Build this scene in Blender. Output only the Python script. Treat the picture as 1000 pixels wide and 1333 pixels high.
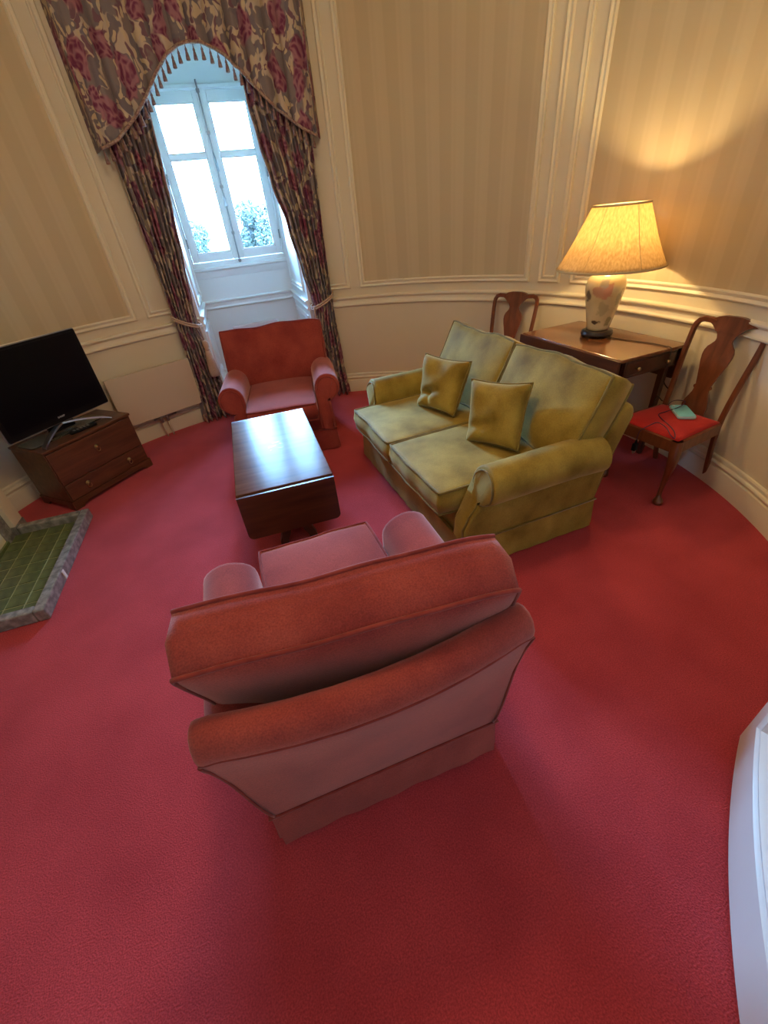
import bpy, bmesh, math, random
from math import sin, cos, pi, radians, sqrt, atan2
from mathutils import Vector, Matrix
for o in list(bpy.data.objects):
    bpy.data.objects.remove(o)
SC = bpy.context.scene
COL = SC.collection
random.seed(7)

# ------------------------------------------------------------------ camera
cam_d = bpy.data.cameras.new('camera'); cam = bpy.data.objects.new('camera', cam_d); COL.objects.link(cam)
cam_d.sensor_fit = 'HORIZONTAL'; cam_d.sensor_width = 36.0; cam_d.lens = 546.2 * 36 / 1000
cam_d.clip_start = 0.02; cam_d.clip_end = 500
CR = ((0.994094, -0.108522, 0.0), (-0.063082, -0.577851, 0.813701), (-0.088305, -0.808895, -0.581284))
cam.matrix_world = Matrix(((CR[0][0], -CR[0][1], -CR[0][2], 0.0), (CR[1][0], -CR[1][1], -CR[1][2], 0.0),
                           (CR[2][0], -CR[2][1], -CR[2][2], 1.65), (0, 0, 0, 1)))
SC.camera = cam

# ------------------------------------------------------------------ world, window portal, exposure
SKY = (0.25, 0.56, 1.0); SKY_STRENGTH = 115.0
LAMP_W = 18.0; LAMP_COL = (1.0, 0.70, 0.31)
CEIL_W = 31.0; CEIL_COL = (1.0, 0.72, 0.42)
wd = bpy.data.worlds.new('daylight'); SC.world = wd; wd.use_nodes = True
bg = wd.node_tree.nodes['Background']; bg.inputs[0].default_value = (*SKY, 1); bg.inputs[1].default_value = SKY_STRENGTH
SC.view_settings.view_transform = 'Standard'; SC.view_settings.look = 'None'
SC.view_settings.exposure = 0.52; SC.view_settings.gamma = 1.0; SC.view_settings.use_curve_mapping = False
cy = SC.cycles
cy.use_denoising = True; cy.max_bounces = 9; cy.diffuse_bounces = 5; cy.glossy_bounces = 4
cy.transparent_max_bounces = 10; cy.sample_clamp_indirect = 6.0; cy.caustics_reflective = False; cy.caustics_refractive = False

CX, CY, RAD = -0.391, 2.221, 2.56        # round room: centre and radius
AX = radians(15.2)                         # the window axis, turned left of straight ahead
CEIL = 3.45
A_D, A_W, A_TOP = 3.55, 0.53, 3.05         # window alcove: back plane, half width, soffit
pl = bpy.data.lights.new('window_portal', 'AREA'); pl.shape = 'RECTANGLE'; pl.size = 1.04; pl.size_y = 1.5
pl.cycles.is_portal = True
po = bpy.data.objects.new('window_portal', pl); COL.objects.link(po)
po.location = (CX - sin(AX) * (A_D + 0.16), CY + cos(AX) * (A_D + 0.16), 2.03)
po.rotation_euler = (radians(-90), 0, AX)

# ------------------------------------------------------------------ node material helpers
def new_mat(name):
    m = bpy.data.materials.new(name); m.use_nodes = True
    nt = m.node_tree
    return m, nt, nt.nodes['Principled BSDF']
def N(nt, kind, **kw):
    n = nt.nodes.new(kind)
    for k, v in kw.items():
        if k in n.inputs: n.inputs[k].default_value = v
        else: setattr(n, k, v)
    return n
def ramp(nt, stops, interp='LINEAR'):
    r = nt.nodes.new('ShaderNodeValToRGB'); r.color_ramp.interpolation = interp
    el = r.color_ramp.elements
    while len(el) < len(stops): el.new(0.5)
    for e, (p, c) in zip(el, stops): e.position = p; e.color = (*c, 1)
    return r
def bump(nt, bs, src, strength, dist=0.01):
    b = N(nt, 'ShaderNodeBump'); b.inputs['Strength'].default_value = strength; b.inputs['Distance'].default_value = dist
    nt.links.new(src, b.inputs['Height']); nt.links.new(b.outputs[0], bs.inputs['Normal'])
def plain(name, col, rough=0.5, metal=0.0, coat=0.0, spec=0.5):
    m, nt, b = new_mat(name)
    b.inputs['Base Color'].default_value = (*col, 1); b.inputs['Roughness'].default_value = rough
    b.inputs['Metallic'].default_value = metal; b.inputs['Coat Weight'].default_value = coat
    b.inputs['Specular IOR Level'].default_value = spec
    return m
def noisy(name, c1, c2, scale=4.0, rough=0.6, detail=4.0, fine=0.0, fine_scale=400.0, bstr=0.0, bdist=0.002, sheen=0.0,
          sheen_tint=(1, 1, 1), lo=0.35, hi=0.65, coat=0.0, stretch=None, spec=0.5):
    m, nt, b = new_mat(name); L = nt.links.new
    tc = N(nt, 'ShaderNodeTexCoord'); src = tc.outputs['Object']
    if stretch:
        mp = N(nt, 'ShaderNodeMapping'); mp.inputs['Scale'].default_value = stretch; L(src, mp.inputs[0]); src = mp.outputs[0]
    n1 = N(nt, 'ShaderNodeTexNoise'); n1.inputs['Scale'].default_value = scale; n1.inputs['Detail'].default_value = detail
    L(src, n1.inputs['Vector'])
    r = ramp(nt, [(lo, c1), (hi, c2)]); L(n1.outputs['Fac'], r.inputs[0])
    col = r.outputs[0]
    n2 = N(nt, 'ShaderNodeTexNoise'); n2.inputs['Scale'].default_value = fine_scale; n2.inputs['Detail'].default_value = 2.0
    L(tc.outputs['Object'], n2.inputs['Vector'])
    if fine:
        mx = N(nt, 'ShaderNodeMix', data_type='RGBA', blend_type='MULTIPLY'); mx.inputs['Factor'].default_value = fine
        r2 = ramp(nt, [(0.3, (0.45, 0.45, 0.45)), (0.7, (1.35, 1.35, 1.35))]); L(n2.outputs['Fac'], r2.inputs[0])
        L(col, mx.inputs['A']); L(r2.outputs[0], mx.inputs['B']); col = mx.outputs['Result']
    L(col, b.inputs['Base Color'])
    b.inputs['Roughness'].default_value = rough; b.inputs['Coat Weight'].default_value = coat
    b.inputs['Specular IOR Level'].default_value = spec
    if sheen:
        b.inputs['Sheen Weight'].default_value = sheen; b.inputs['Sheen Roughness'].default_value = 0.45
        b.inputs['Sheen Tint'].default_value = (*sheen_tint, 1)
    if bstr: bump(nt, b, n2.outputs['Fac'], bstr, bdist)
    return m
def wood(name, c1, c2, rough=0.3, coat=0.3, axis='X', scale=1.0, spec=0.5):
    m, nt, b = new_mat(name); L = nt.links.new
    tc = N(nt, 'ShaderNodeTexCoord'); mp = N(nt, 'ShaderNodeMapping')
    s = {'X': (1.2, 14, 14), 'Y': (14, 1.2, 14), 'Z': (14, 14, 1.2)}[axis]
    mp.inputs['Scale'].default_value = [q * scale for q in s]
    L(tc.outputs['Object'], mp.inputs[0])
    n1 = N(nt, 'ShaderNodeTexNoise'); n1.inputs['Scale'].default_value = 2.0; n1.inputs['Detail'].default_value = 6.0
    n1.inputs['Distortion'].default_value = 0.6
    L(mp.outputs[0], n1.inputs['Vector'])
    r = ramp(nt, [(0.3, c1), (0.7, c2)]); L(n1.outputs['Fac'], r.inputs[0]); L(r.outputs[0], b.inputs['Base Color'])
    b.inputs['Roughness'].default_value = rough; b.inputs['Coat Weight'].default_value = coat; b.inputs['Coat Roughness'].default_value = 0.15; b.inputs['Specular IOR Level'].default_value = spec
    bump(nt, b, n1.outputs['Fac'], 0.08, 0.002)
    return m

M = {}
M['carpet'] = noisy('crimson_carpet', (0.43, 0.044, 0.053), (0.57, 0.066, 0.077), scale=3.0, detail=9, lo=0.3, hi=0.7, rough=1.0, fine=0.55, fine_scale=210, bstr=0.7, bdist=0.006, sheen=0.25, sheen_tint=(1, .6, .65), spec=0.1)
M['paint'] = noisy('cream_wall_paint', (0.69, 0.61, 0.45), (0.73, 0.65, 0.49), scale=1.3, rough=0.6, bstr=0.05)
M['trim'] = noisy('cream_trim_paint', (0.76, 0.69, 0.53), (0.80, 0.73, 0.57), scale=2.0, rough=0.42)
M['white_paint'] = noisy('white_joinery_paint', (0.76, 0.75, 0.72), (0.80, 0.79, 0.76), scale=2.0, rough=0.4)
M['ceiling'] = plain('ceiling_paint', (0.80, 0.77, 0.70), 0.8)
def wallpaper():
    m, nt, b = new_mat('striped_wallpaper'); L = nt.links.new
    tc = N(nt, 'ShaderNodeTexCoord'); sx = N(nt, 'ShaderNodeSeparateXYZ'); L(tc.outputs['UV'], sx.inputs[0])
    mu = N(nt, 'ShaderNodeMath', operation='MULTIPLY'); mu.inputs[1].default_value = 1 / 0.21; L(sx.outputs[0], mu.inputs[0])
    fr = N(nt, 'ShaderNodeMath', operation='FRACT'); L(mu.outputs[0], fr.inputs[0])
    r = ramp(nt, [(0.0, (0.560, 0.455, 0.290)), (0.06, (0.540, 0.435, 0.274)), (0.45, (0.545, 0.440, 0.278)), (0.53, (0.590, 0.482, 0.312)), (0.62, (0.572, 0.464, 0.298)), (0.72, (0.594, 0.486, 0.316)), (0.95, (0.586, 0.478, 0.308))])
    L(fr.outputs[0], r.inputs[0]); L(r.outputs[0], b.inputs['Base Color']); b.inputs['Roughness'].default_value = 0.62
    n = N(nt, 'ShaderNodeTexNoise'); n.inputs['Scale'].default_value = 220.0; L(tc.outputs['Object'], n.inputs['Vector']); bump(nt, b, n.outputs['Fac'], 0.12, 0.002)
    return m
M['paper'] = wallpaper()
M['red_velvet'] = noisy('rose_red_velvet', (0.255, 0.036, 0.030), (0.365, 0.064, 0.047), scale=5, rough=0.85, fine=0.45, fine_scale=240, bstr=0.35, bdist=0.002, sheen=0.55, sheen_tint=(1, .60, .55), spec=0.15)
M['red_piping'] = noisy('dark_red_piping', (0.21, 0.029, 0.022), (0.29, 0.046, 0.034), scale=20, rough=0.85, sheen=0.2, spec=0.15)
M['gold_velvet'] = noisy('old_gold_velvet', (0.175, 0.104, 0.007), (0.440, 0.305, 0.055), scale=5.5, rough=0.7, detail=5, fine=0.25, fine_scale=160, bstr=0.2, bdist=0.002, sheen=0.50, sheen_tint=(1, .84, .46), lo=0.28, hi=0.74, spec=0.2)
M['gold_piping'] = noisy('olive_piping', (0.16, 0.11, 0.018), (0.24, 0.175, 0.04), scale=20, rough=0.8, sheen=0.3, spec=0.2)
M['dark_wood'] = wood('dark_mahogany', (0.050, 0.014, 0.008), (0.105, 0.032, 0.016), 0.28, 0.4)
M['dark_wood_z'] = wood('dark_mahogany_upright', (0.050, 0.014, 0.008), (0.105, 0.032, 0.016), 0.3, 0.35, 'Z')
M['table_top'] = wood('polished_mahogany_top', (0.125, 0.045, 0.018), (0.25, 0.105, 0.045), 0.20, 0.5)
M['coffee_top'] = wood('polished_brown_top', (0.095, 0.036, 0.020), (0.17, 0.070, 0.038), 0.19, 0.0, spec=0.03)
M['cabinet_wood'] = wood('brown_walnut', (0.070, 0.024, 0.011), (0.140, 0.050, 0.022), 0.42, 0.15)
M['chair_wood'] = wood('red_mahogany_chair', (0.105, 0.026, 0.010), (0.200, 0.058, 0.022), 0.30, 0.35, 'Z')
M['seat_red'] = noisy('scarlet_seat_fabric', (0.42, 0.018, 0.016), (0.50, 0.028, 0.022), scale=8, rough=0.9, fine=0.3, fine_scale=300, sheen=0.25, sheen_tint=(1, .5, .5), spec=0.15)
M['black_wood'] = plain('ebonised_wood', (0.018, 0.010, 0.008), 0.35)
M['brass'] = plain('aged_brass', (0.42, 0.30, 0.14), 0.35, 1.0)
M['steel'] = plain('brushed_steel', (0.55, 0.56, 0.58), 0.28, 1.0)
M['bolt_metal'] = plain('dull_window_bolt_metal', (0.30, 0.30, 0.29), 0.4, 0.8)
M['black_gloss'] = plain('black_screen', (0.003, 0.003, 0.006), 0.30, spec=0.15)
M['black_plastic'] = plain('black_plastic', (0.006, 0.006, 0.008), 0.45, spec=0.15)
M['silver_trim'] = plain('silver_bezel', (0.32, 0.32, 0.33), 0.35, 0.6)
M['radiator'] = plain('cream_radiator_enamel', (0.66, 0.55, 0.42), 0.4)
M['heater_pink'] = plain('pinkish_heater_enamel', (0.66, 0.52, 0.50), 0.45)
M['logo'] = plain('pale_silver_lettering', (0.75, 0.75, 0.73), 0.4)
M['phone_blue'] = plain('pale_blue_case', (0.20, 0.56, 0.66), 0.45)
M['phone_edge'] = plain('pale_case_rim', (0.45, 0.66, 0.70), 0.4)
M['cable_purple'] = plain('dark_purple_cable', (0.050, 0.018, 0.055), 0.5)
M['cable_black'] = plain('dark_flex', (0.030, 0.018, 0.012), 0.5)
M['rope'] = noisy('rose_beige_cord', (0.42, 0.28, 0.21), (0.58, 0.43, 0.33), scale=90, rough=0.8, stretch=(6, 6, 1))
M['tassel'] = noisy('mauve_tassel_yarn', (0.20, 0.115, 0.105), (0.34, 0.22, 0.19), scale=60, rough=0.9)
M['braid'] = noisy('mauve_fringe_braid', (0.24, 0.13, 0.13), (0.46, 0.34, 0.26), scale=70, rough=0.9)
M['tile'] = noisy('green_glazed_tile', (0.050, 0.075, 0.020), (0.125, 0.165, 0.052), scale=11, rough=0.32, coat=0.3)
M['grout'] = plain('pale_green_grout', (0.36, 0.38, 0.20), 0.9)
M['marble'] = noisy('grey_veined_marble', (0.165, 0.165, 0.155), (0.33, 0.325, 0.305), scale=26, rough=0.16, detail=9, lo=0.38, hi=0.66, coat=0.3)
M['foliage'] = noisy('darkened_leaves', (0.003, 0.005, 0.0035), (0.014, 0.019, 0.011), scale=2.0, rough=0.7)  # backlit tone put into the leaf colour, else the strong sky bleaches it
M['bark'] = noisy('grey_bark', (0.10, 0.08, 0.06), (0.18, 0.15, 0.12), scale=6, rough=0.9)
M['grass'] = noisy('pale_grass', (0.22, 0.30, 0.16), (0.30, 0.38, 0.22), scale=0.4, rough=0.9)

def glass_mat():
    m, nt, b = new_mat('window_glass'); L = nt.links.new
    out = nt.nodes['Material Output']; tr = N(nt, 'ShaderNodeBsdfTransparent'); gl = N(nt, 'ShaderNodeBsdfGlossy')
    gl.inputs['Roughness'].default_value = 0.02; fr = N(nt, 'ShaderNodeFresnel'); fr.inputs[0].default_value = 1.45
    mx = N(nt, 'ShaderNodeMixShader'); L(fr.outputs[0], mx.inputs[0]); L(tr.outputs[0], mx.inputs[1]); L(gl.outputs[0], mx.inputs[2]); L(mx.outputs[0], out.inputs[0])
    return m
M['glass'] = glass_mat()
def clear_base():
    m, nt, b = new_mat('smoked_clear_stand_glass')
    b.inputs['Base Color'].default_value = (0.55, 0.6, 0.58, 1); b.inputs['Transmission Weight'].default_value = 0.85; b.inputs['Roughness'].default_value = 0.05
    return m
M['stand_glass'] = clear_base()
def chintz():
    m, nt, b = new_mat('floral_chintz'); L = nt.links.new
    tc = N(nt, 'ShaderNodeTexCoord')
    nz = N(nt, 'ShaderNodeTexNoise'); nz.inputs['Scale'].default_value = 7.0; nz.inputs['Detail'].default_value = 2.0; L(tc.outputs['UV'], nz.inputs['Vector'])
    wm = N(nt, 'ShaderNodeMix', data_type='VECTOR'); wm.inputs['Factor'].default_value = 0.16; L(tc.outputs['UV'], wm.inputs['A']); L(nz.outputs['Color'], wm.inputs['B'])
    vec = wm.outputs['Result']
    def layer(scale, stops, seed, rnd=0.9):
        mp = N(nt, 'ShaderNodeMapping'); mp.inputs['Location'].default_value = (seed, seed * 0.37, 0); mp.inputs['Scale'].default_value = (1.0, 0.75, 1.0); L(vec, mp.inputs[0])
        v = N(nt, 'ShaderNodeTexVoronoi', voronoi_dimensions='2D'); v.inputs['Scale'].default_value = scale; v.inputs['Randomness'].default_value = rnd
        L(mp.outputs[0], v.inputs['Vector'])
        r = ramp(nt, stops); L(v.outputs['Distance'], r.inputs[0]); return r.outputs[0], v
    def over(base, col, fac):
        mx = N(nt, 'ShaderNodeMix', data_type='RGBA')
        L(fac, mx.inputs['Factor'])
        if isinstance(base, tuple): mx.inputs['A'].default_value = (*base, 1)
        else: L(base, mx.inputs['A'])
        if isinstance(col, tuple): mx.inputs['B'].default_value = (*col, 1)
        else: L(col, mx.inputs['B'])
        return mx.outputs['Result']
    B_ = (0, 0, 0); W_ = (1, 1, 1)
    # small dark foliage between the flowers
    f1, _ = layer(19.0, [(0.34, W_), (0.40, B_)], 3.1, 1.0)
    base = over((0.52, 0.43, 0.35), (0.180, 0.100, 0.135), f1)
    f2, _ = layer(14.0, [(0.36, W_), (0.42, B_)], 9.7, 1.0)
    base = over(base, (0.180, 0.155, 0.180), f2)
    f5, _ = layer(21.0, [(0.24, W_), (0.30, B_)], 5.9, 1.0)
    base = over(base, (0.56, 0.46, 0.32), f5)
    # large grey leaves
    f3, _ = layer(7.0, [(0.27, W_), (0.31, B_)], 1.7)
    base = over(base, (0.220, 0.185, 0.190), f3)
    # plum flowers with paler petals
    f4, v4 = layer(5.2, [(0.27, W_), (0.33, B_)], 6.3)
    petal = N(nt, 'ShaderNodeTexVoronoi', voronoi_dimensions='2D'); petal.inputs['Scale'].default_value = 30.0; L(vec, petal.inputs['Vector'])
    rp = ramp(nt, [(0.20, (0.160, 0.030, 0.080)), (0.60, (0.35, 0.165, 0.205))]); L(petal.outputs['Distance'], rp.inputs[0])
    base = over(base, rp.outputs[0], f4)
    L(base, b.inputs['Base Color']); b.inputs['Roughness'].default_value = 0.75; b.inputs['Specular IOR Level'].default_value = 0.25
    return m
M['chintz'] = chintz()
def shade_mat():
    m, nt, b = new_mat('pleated_cream_silk'); L = nt.links.new
    out = nt.nodes['Material Output']; tc = N(nt, 'ShaderNodeTexCoord')
    mp = N(nt, 'ShaderNodeMapping'); mp.inputs['Scale'].default_value = (60, 60, 4); L(tc.outputs['Object'], mp.inputs[0])
    n = N(nt, 'ShaderNodeTexNoise'); n.inputs['Scale'].default_value = 1.5; L(mp.outputs[0], n.inputs['Vector'])
    r = ramp(nt, [(0.3, (0.62, 0.47, 0.26)), (0.7, (0.80, 0.66, 0.42))]); L(n.outputs['Fac'], r.inputs[0])
    d = N(nt, 'ShaderNodeBsdfDiffuse'); t = N(nt, 'ShaderNodeBsdfTranslucent'); L(r.outputs[0], d.inputs[0]); L(r.outputs[0], t.inputs[0])
    mx = N(nt, 'ShaderNodeMixShader'); mx.inputs[0].default_value = 0.58; L(d.outputs[0], mx.inputs[1]); L(t.outputs[0], mx.inputs[2]); L(mx.outputs[0], out.inputs[0])
    return m
M['shade'] = shade_mat()
M['shade_trim'] = plain('cream_shade_binding', (0.55, 0.43, 0.25), 0.8)
def vase_mat():
    m, nt, b = new_mat('ivory_painted_porcelain'); L = nt.links.new
    tc = N(nt, 'ShaderNodeTexCoord')
    n0 = N(nt, 'ShaderNodeTexNoise'); n0.inputs['Scale'].default_value = 5.0; L(tc.outputs['Object'], n0.inputs['Vector'])
    base = ramp(nt, [(0.35, (0.54, 0.45, 0.27)), (0.65, (0.68, 0.60, 0.39))]); L(n0.outputs['Fac'], base.inputs[0])
    cur = base.outputs[0]
    def spot(cur, loc, rad, col, sc=(1, 1, 1)):
        mp = N(nt, 'ShaderNodeVectorMath', operation='SUBTRACT'); L(tc.outputs['Object'], mp.inputs[0]); mp.inputs[1].default_value = loc
        nz = N(nt, 'ShaderNodeTexNoise'); nz.inputs['Scale'].default_value = 28.0; L(tc.outputs['Object'], nz.inputs['Vector'])
        mul = N(nt, 'ShaderNodeVectorMath', operation='MULTIPLY'); L(mp.outputs[0], mul.inputs[0]); mul.inputs[1].default_value = sc
        ln = N(nt, 'ShaderNodeVectorMath', operation='LENGTH'); L(mul.outputs[0], ln.inputs[0])
        sc2 = N(nt, 'ShaderNodeMath', operation='MULTIPLY_ADD'); L(nz.outputs['Fac'], sc2.inputs[0]); sc2.inputs[1].default_value = rad * 1.6; L(ln.outputs['Value'], sc2.inputs[2])
        r = ramp(nt, [(rad * 1.55, (1, 1, 1)), (rad * 1.85, (0, 0, 0))]); L(sc2.outputs[0], r.inputs[0])
        mx = N(nt, 'ShaderNodeMix', data_type='RGBA'); L(r.outputs[0], mx.inputs['Factor']); L(cur, mx.inputs['A']); mx.inputs['B'].default_value = (*col, 1)
        return mx.outputs['Result']
    # front of the vase looks towards the sofa and the camera (local -x, -y)
    cur = spot(cur, (-0.045, -0.105, 0.305), 0.050, (0.52, 0.27, 0.19))
    cur = spot(cur, (-0.080, -0.080, 0.300), 0.042, (0.50, 0.30, 0.22))
    cur = spot(cur, (-0.060, -0.095, 0.345), 0.030, (0.40, 0.37, 0.33))
    cur = spot(cur, (-0.040, -0.095, 0.190), 0.034, (0.42, 0.36, 0.22), (1, 1, 0.6))
    cur = spot(cur, (-0.066, -0.070, 0.105), 0.032, (0.055, 0.040, 0.030), (1, 1, 1.7))
    cur = spot(cur, (0.050, -0.095, 0.250), 0.030, (0.33, 0.30, 0.20), (1, 1, 0.5))
    cur = spot(cur, (-0.125, -0.020, 0.265), 0.028, (0.20, 0.17, 0.12), (1, 1, 0.6))
    cur = spot(cur, (0.020, -0.085, 0.110), 0.024, (0.30, 0.27, 0.15), (1, 1, 0.6))
    L(cur, b.inputs['Base Color']); b.inputs['Roughness'].default_value = 0.25; b.inputs['Coat Weight'].default_value = 0.4
    return m
M['vase'] = vase_mat()
def emit(name, col, s):
    m, nt, b = new_mat(name); b.inputs['Emission Color'].default_value = (*col, 1); b.inputs['Emission Strength'].default_value = s
    b.inputs['Base Color'].default_value = (0.8, 0.8, 0.8, 1)
    return m
M['bulb'] = emit('warm_bulb', LAMP_COL, 12.0)

# ------------------------------------------------------------------ object helpers
def link(name, me, mat=None, parent=None):
    o = bpy.data.objects.new(name, me); COL.objects.link(o)
    if mat is not None and me is not None and len(me.materials) == 0: me.materials.append(M[mat] if isinstance(mat, str) else mat)
    if parent is not None: o.parent = parent
    return o
def mesh(name, vs, fs, mat, parent=None, smooth=True, uvs=None, fix=True):
    me = bpy.data.meshes.new(name); me.from_pydata([tuple(v) for v in vs], [], fs)
    if uvs is not None:
        ul = me.uv_layers.new(name='UVMap')
        for lp in me.loops: ul.data[lp.index].uv = uvs[lp.vertex_index]
    if fix:
        bm = bmesh.new(); bm.from_mesh(me); bmesh.ops.recalc_face_normals(bm, faces=bm.faces); bm.to_mesh(me); bm.free()
    if smooth: me.shade_smooth()
    me.update()
    return link(name, me, mat, parent)
def thing(name, label, cat, loc=(0, 0, 0), rz=0.0, group=None):
    o = bpy.data.objects.new(name, None); COL.objects.link(o); o.empty_display_size = 0.1
    o.location = loc; o.rotation_euler = (0, 0, rz); tag(o, label, cat, group)
    return o
def tag(o, label, cat, group=None):
    o['label'] = label; o['category'] = cat
    if group: o['group'] = group
    return o
def structure(o, label=None):
    o['kind'] = 'structure'
    if label: o['label'] = label
    return o
def face_dir(fx, fy):            # z rotation that turns local +y to (fx, fy)
    return atan2(-fx, fy)
class MB:
    """collects shapes into one mesh"""
    def __init__(s): s.v = []; s.f = []
    def add(s, vs, fs):
        k = len(s.v); s.v += [tuple(v) for v in vs]; s.f += [tuple(i + k for i in f) for f in fs]; return s
    def box(s, x0, x1, y0, y1, z0, z1, bev=0.0):
        if bev <= 0:
            vs = [(x, y, z) for z in (z0, z1) for y in (y0, y1) for x in (x0, x1)]
            return s.add(vs, [(0, 2, 3, 1), (4, 5, 7, 6), (0, 1, 5, 4), (2, 6, 7, 3), (0, 4, 6, 2), (1, 3, 7, 5)])
        bm = bmesh.new(); bmesh.ops.create_cube(bm, size=1.0)
        for v in bm.verts: v.co = ((x0 + x1) / 2 + v.co.x * (x1 - x0), (y0 + y1) / 2 + v.co.y * (y1 - y0), (z0 + z1) / 2 + v.co.z * (z1 - z0))
        bmesh.ops.bevel(bm, geom=bm.edges[:], offset=bev, segments=2, profile=0.5, affect='EDGES')
        bm.verts.index_update()
        s.add([v.co[:] for v in bm.verts], [tuple(v.index for v in f.verts) for f in bm.faces]); bm.free(); return s
    def tube(s, pts, rad, n=8, closed=False, cap=True):
        pts = [Vector(p) for p in pts]; m = len(pts)
        rr = rad if isinstance(rad, (list, tuple)) else [rad] * m
        tang = []
        for i in range(m):
            a = pts[(i - 1) % m] if (closed or i > 0) else pts[i]; b = pts[(i + 1) % m] if (closed or i < m - 1) else pts[i]
            t = (b - a); tang.append(t.normalized() if t.length > 1e-9 else Vector((0, 0, 1)))
        ref = Vector((0, 0, 1)) if abs(tang[0].z) < 0.9 else Vector((1, 0, 0))
        nrm = (ref - tang[0] * ref.dot(tang[0])).normalized()
        vs = []
        for i in range(m):
            nrm = (nrm - tang[i] * nrm.dot(tang[i])); nrm = nrm.normalized() if nrm.length > 1e-6 else tang[i].orthogonal().normalized()
            bi = tang[i].cross(nrm)
            for k in range(n):
                a = 2 * pi * k / n; vs.append(pts[i] + (nrm * cos(a) + bi * sin(a)) * rr[i])
        fs = []
        for i in range(m if closed else m - 1):
            j = (i + 1) % m
            for k in range(n): fs.append((i * n + k, i * n + (k + 1) % n, j * n + (k + 1) % n, j * n + k))
        if cap and not closed: fs.append(tuple(range(n - 1, -1, -1))); fs.append(tuple((m - 1) * n + k for k in range(n)))
        return s.add(vs, fs)
    def lathe(s, prof, n=24, c=(0, 0), cap=True):
        vs = [(c[0] + r * cos(2 * pi * k / n), c[1] + r * sin(2 * pi * k / n), z) for r, z in prof for k in range(n)]
        fs = [(i * n + k, i * n + (k + 1) % n, (i + 1) * n + (k + 1) % n, (i + 1) * n + k) for i in range(len(prof) - 1) for k in range(n)]
        if cap: fs.append(tuple(range(n - 1, -1, -1))); fs.append(tuple((len(prof) - 1) * n + k for k in range(n)))
        return s.add(vs, fs)
    def loft(s, rings, cap=True):
        n = len(rings[0]); vs = [p for r in rings for p in r]
        fs = [(i * n + k, i * n + (k + 1) % n, (i + 1) * n + (k + 1) % n, (i + 1) * n + k) for i in range(len(rings) - 1) for k in range(n)]
        if cap: fs.append(tuple(range(n - 1, -1, -1))); fs.append(tuple((len(rings) - 1) * n + k for k in range(n)))
        return s.add(vs, fs)
    def plate(s, outline, t0, t1, fn):
        """outline (u,v) polygon extruded from t0 to t1; fn maps (u,v,t) to a point"""
        n = len(outline); vs = [fn(u, v, t) for t in (t0, t1) for u, v in outline]
        fs = [tuple(range(n)), tuple(range(2 * n - 1, n - 1, -1))] + [(k, (k + 1) % n, n + (k + 1) % n, n + k) for k in range(n)]
        return s.add(vs, fs)
    def build(s, name, mat, parent=None, smooth=False):
        return mesh(name, s.v, s.f, mat, parent, smooth)
def autosmooth(o, ang=35):
    if ang <= 30: ang = 20
    me = o.data; me.shade_smooth()
    bm = bmesh.new(); bm.from_mesh(me)
    for e in bm.edges:
        e.smooth = not (len(e.link_faces) == 2 and e.calc_face_angle(0) > radians(ang))
    bm.to_mesh(me); bm.free(); return o
def smoothstep(a, b, x):
    t = max(0.0, min(1.0, (x - a) / (b - a))); return t * t * (3 - 2 * t)
def lerp_table(tab, x):
    if x <= tab[0][0]: return tab[0][1]
    for (a, p), (b, q) in zip(tab, tab[1:]):
        if x <= b:
            t = (x - a) / (b - a); t = t * t * (3 - 2 * t); return p + (q - p) * t
    return tab[-1][1]

# ================================================================== THE ROOM
# room objects share one frame: origin at the room centre, +y through the window
def room(o): o.location = (CX, CY, 0); o.rotation_euler = (0, 0, AX); return o
def pol(phi, r, z): a = radians(phi); return (r * sin(a), r * cos(a), z)
def arc_steps(p0, p1, step=2.0):
    n = max(1, int(math.ceil(abs(p1 - p0) / step))); return [p0 + (p1 - p0) * i / n for i in range(n + 1)]
def arc_sweep(p0, p1, prof, step=2.0):
    """prof: closed list of (inset from wall, z); swept along the arc of the wall"""
    return MB().loft([[pol(p, RAD - d, z) for d, z in prof] for p in arc_steps(p0, p1, step)])
PHI0 = math.degrees(math.asin(A_W / RAD))
wl = room(structure(arc_sweep(-180, -PHI0, [(0, 0), (0, CEIL), (-0.16, CEIL), (-0.16, 0)]).build('wall_left', 'paint'), 'cream round wall left of the window with wallpaper panels'))
wr = room(structure(arc_sweep(PHI0, 180, [(0, 0), (0, CEIL), (-0.16, CEIL), (-0.16, 0)]).build('wall_right', 'paint'), 'cream round wall right of the window with wallpaper panels'))
wb = room(structure(arc_sweep(-PHI0, PHI0, [(0, A_TOP), (0, CEIL), (-0.16, CEIL), (-0.16, A_TOP)]).build('wall_back', 'paint'), 'cream wall above the window alcove'))
for o in (wl, wr, wb): autosmooth(o, 30)
# floor: disc and the alcove floor
fl = MB(); ring = [pol(p, RAD + 0.1, 0) for p in arc_steps(-180, 178, 2)]
fl.add(ring + [(x, y, -0.12) for x, y, z in ring], [tuple(range(len(ring)))] + [(k, (k + 1) % len(ring), len(ring) + (k + 1) % len(ring), len(ring) + k) for k in range(len(ring))])
fl.box(-A_W - 0.1, A_W + 0.1, RAD - 0.2, A_D + 0.1, -0.12, -0.0005)
room(structure(fl.build('floor', 'carpet'), 'crimson fitted carpet'))
cl = MB(); ring = [pol(p, RAD + 0.14, CEIL) for p in arc_steps(-180, 178, 2)]
cl.add(ring + [(x, y, CEIL + 0.1) for x, y, z in ring], [tuple(range(len(ring))), tuple(range(2 * len(ring) - 1, len(ring) - 1, -1))] + [(k, (k + 1) % len(ring), len(ring) + (k + 1) % len(ring), len(ring) + k) for k in range(len(ring))])
room(structure(cl.build('ceiling', 'ceiling')))

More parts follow.
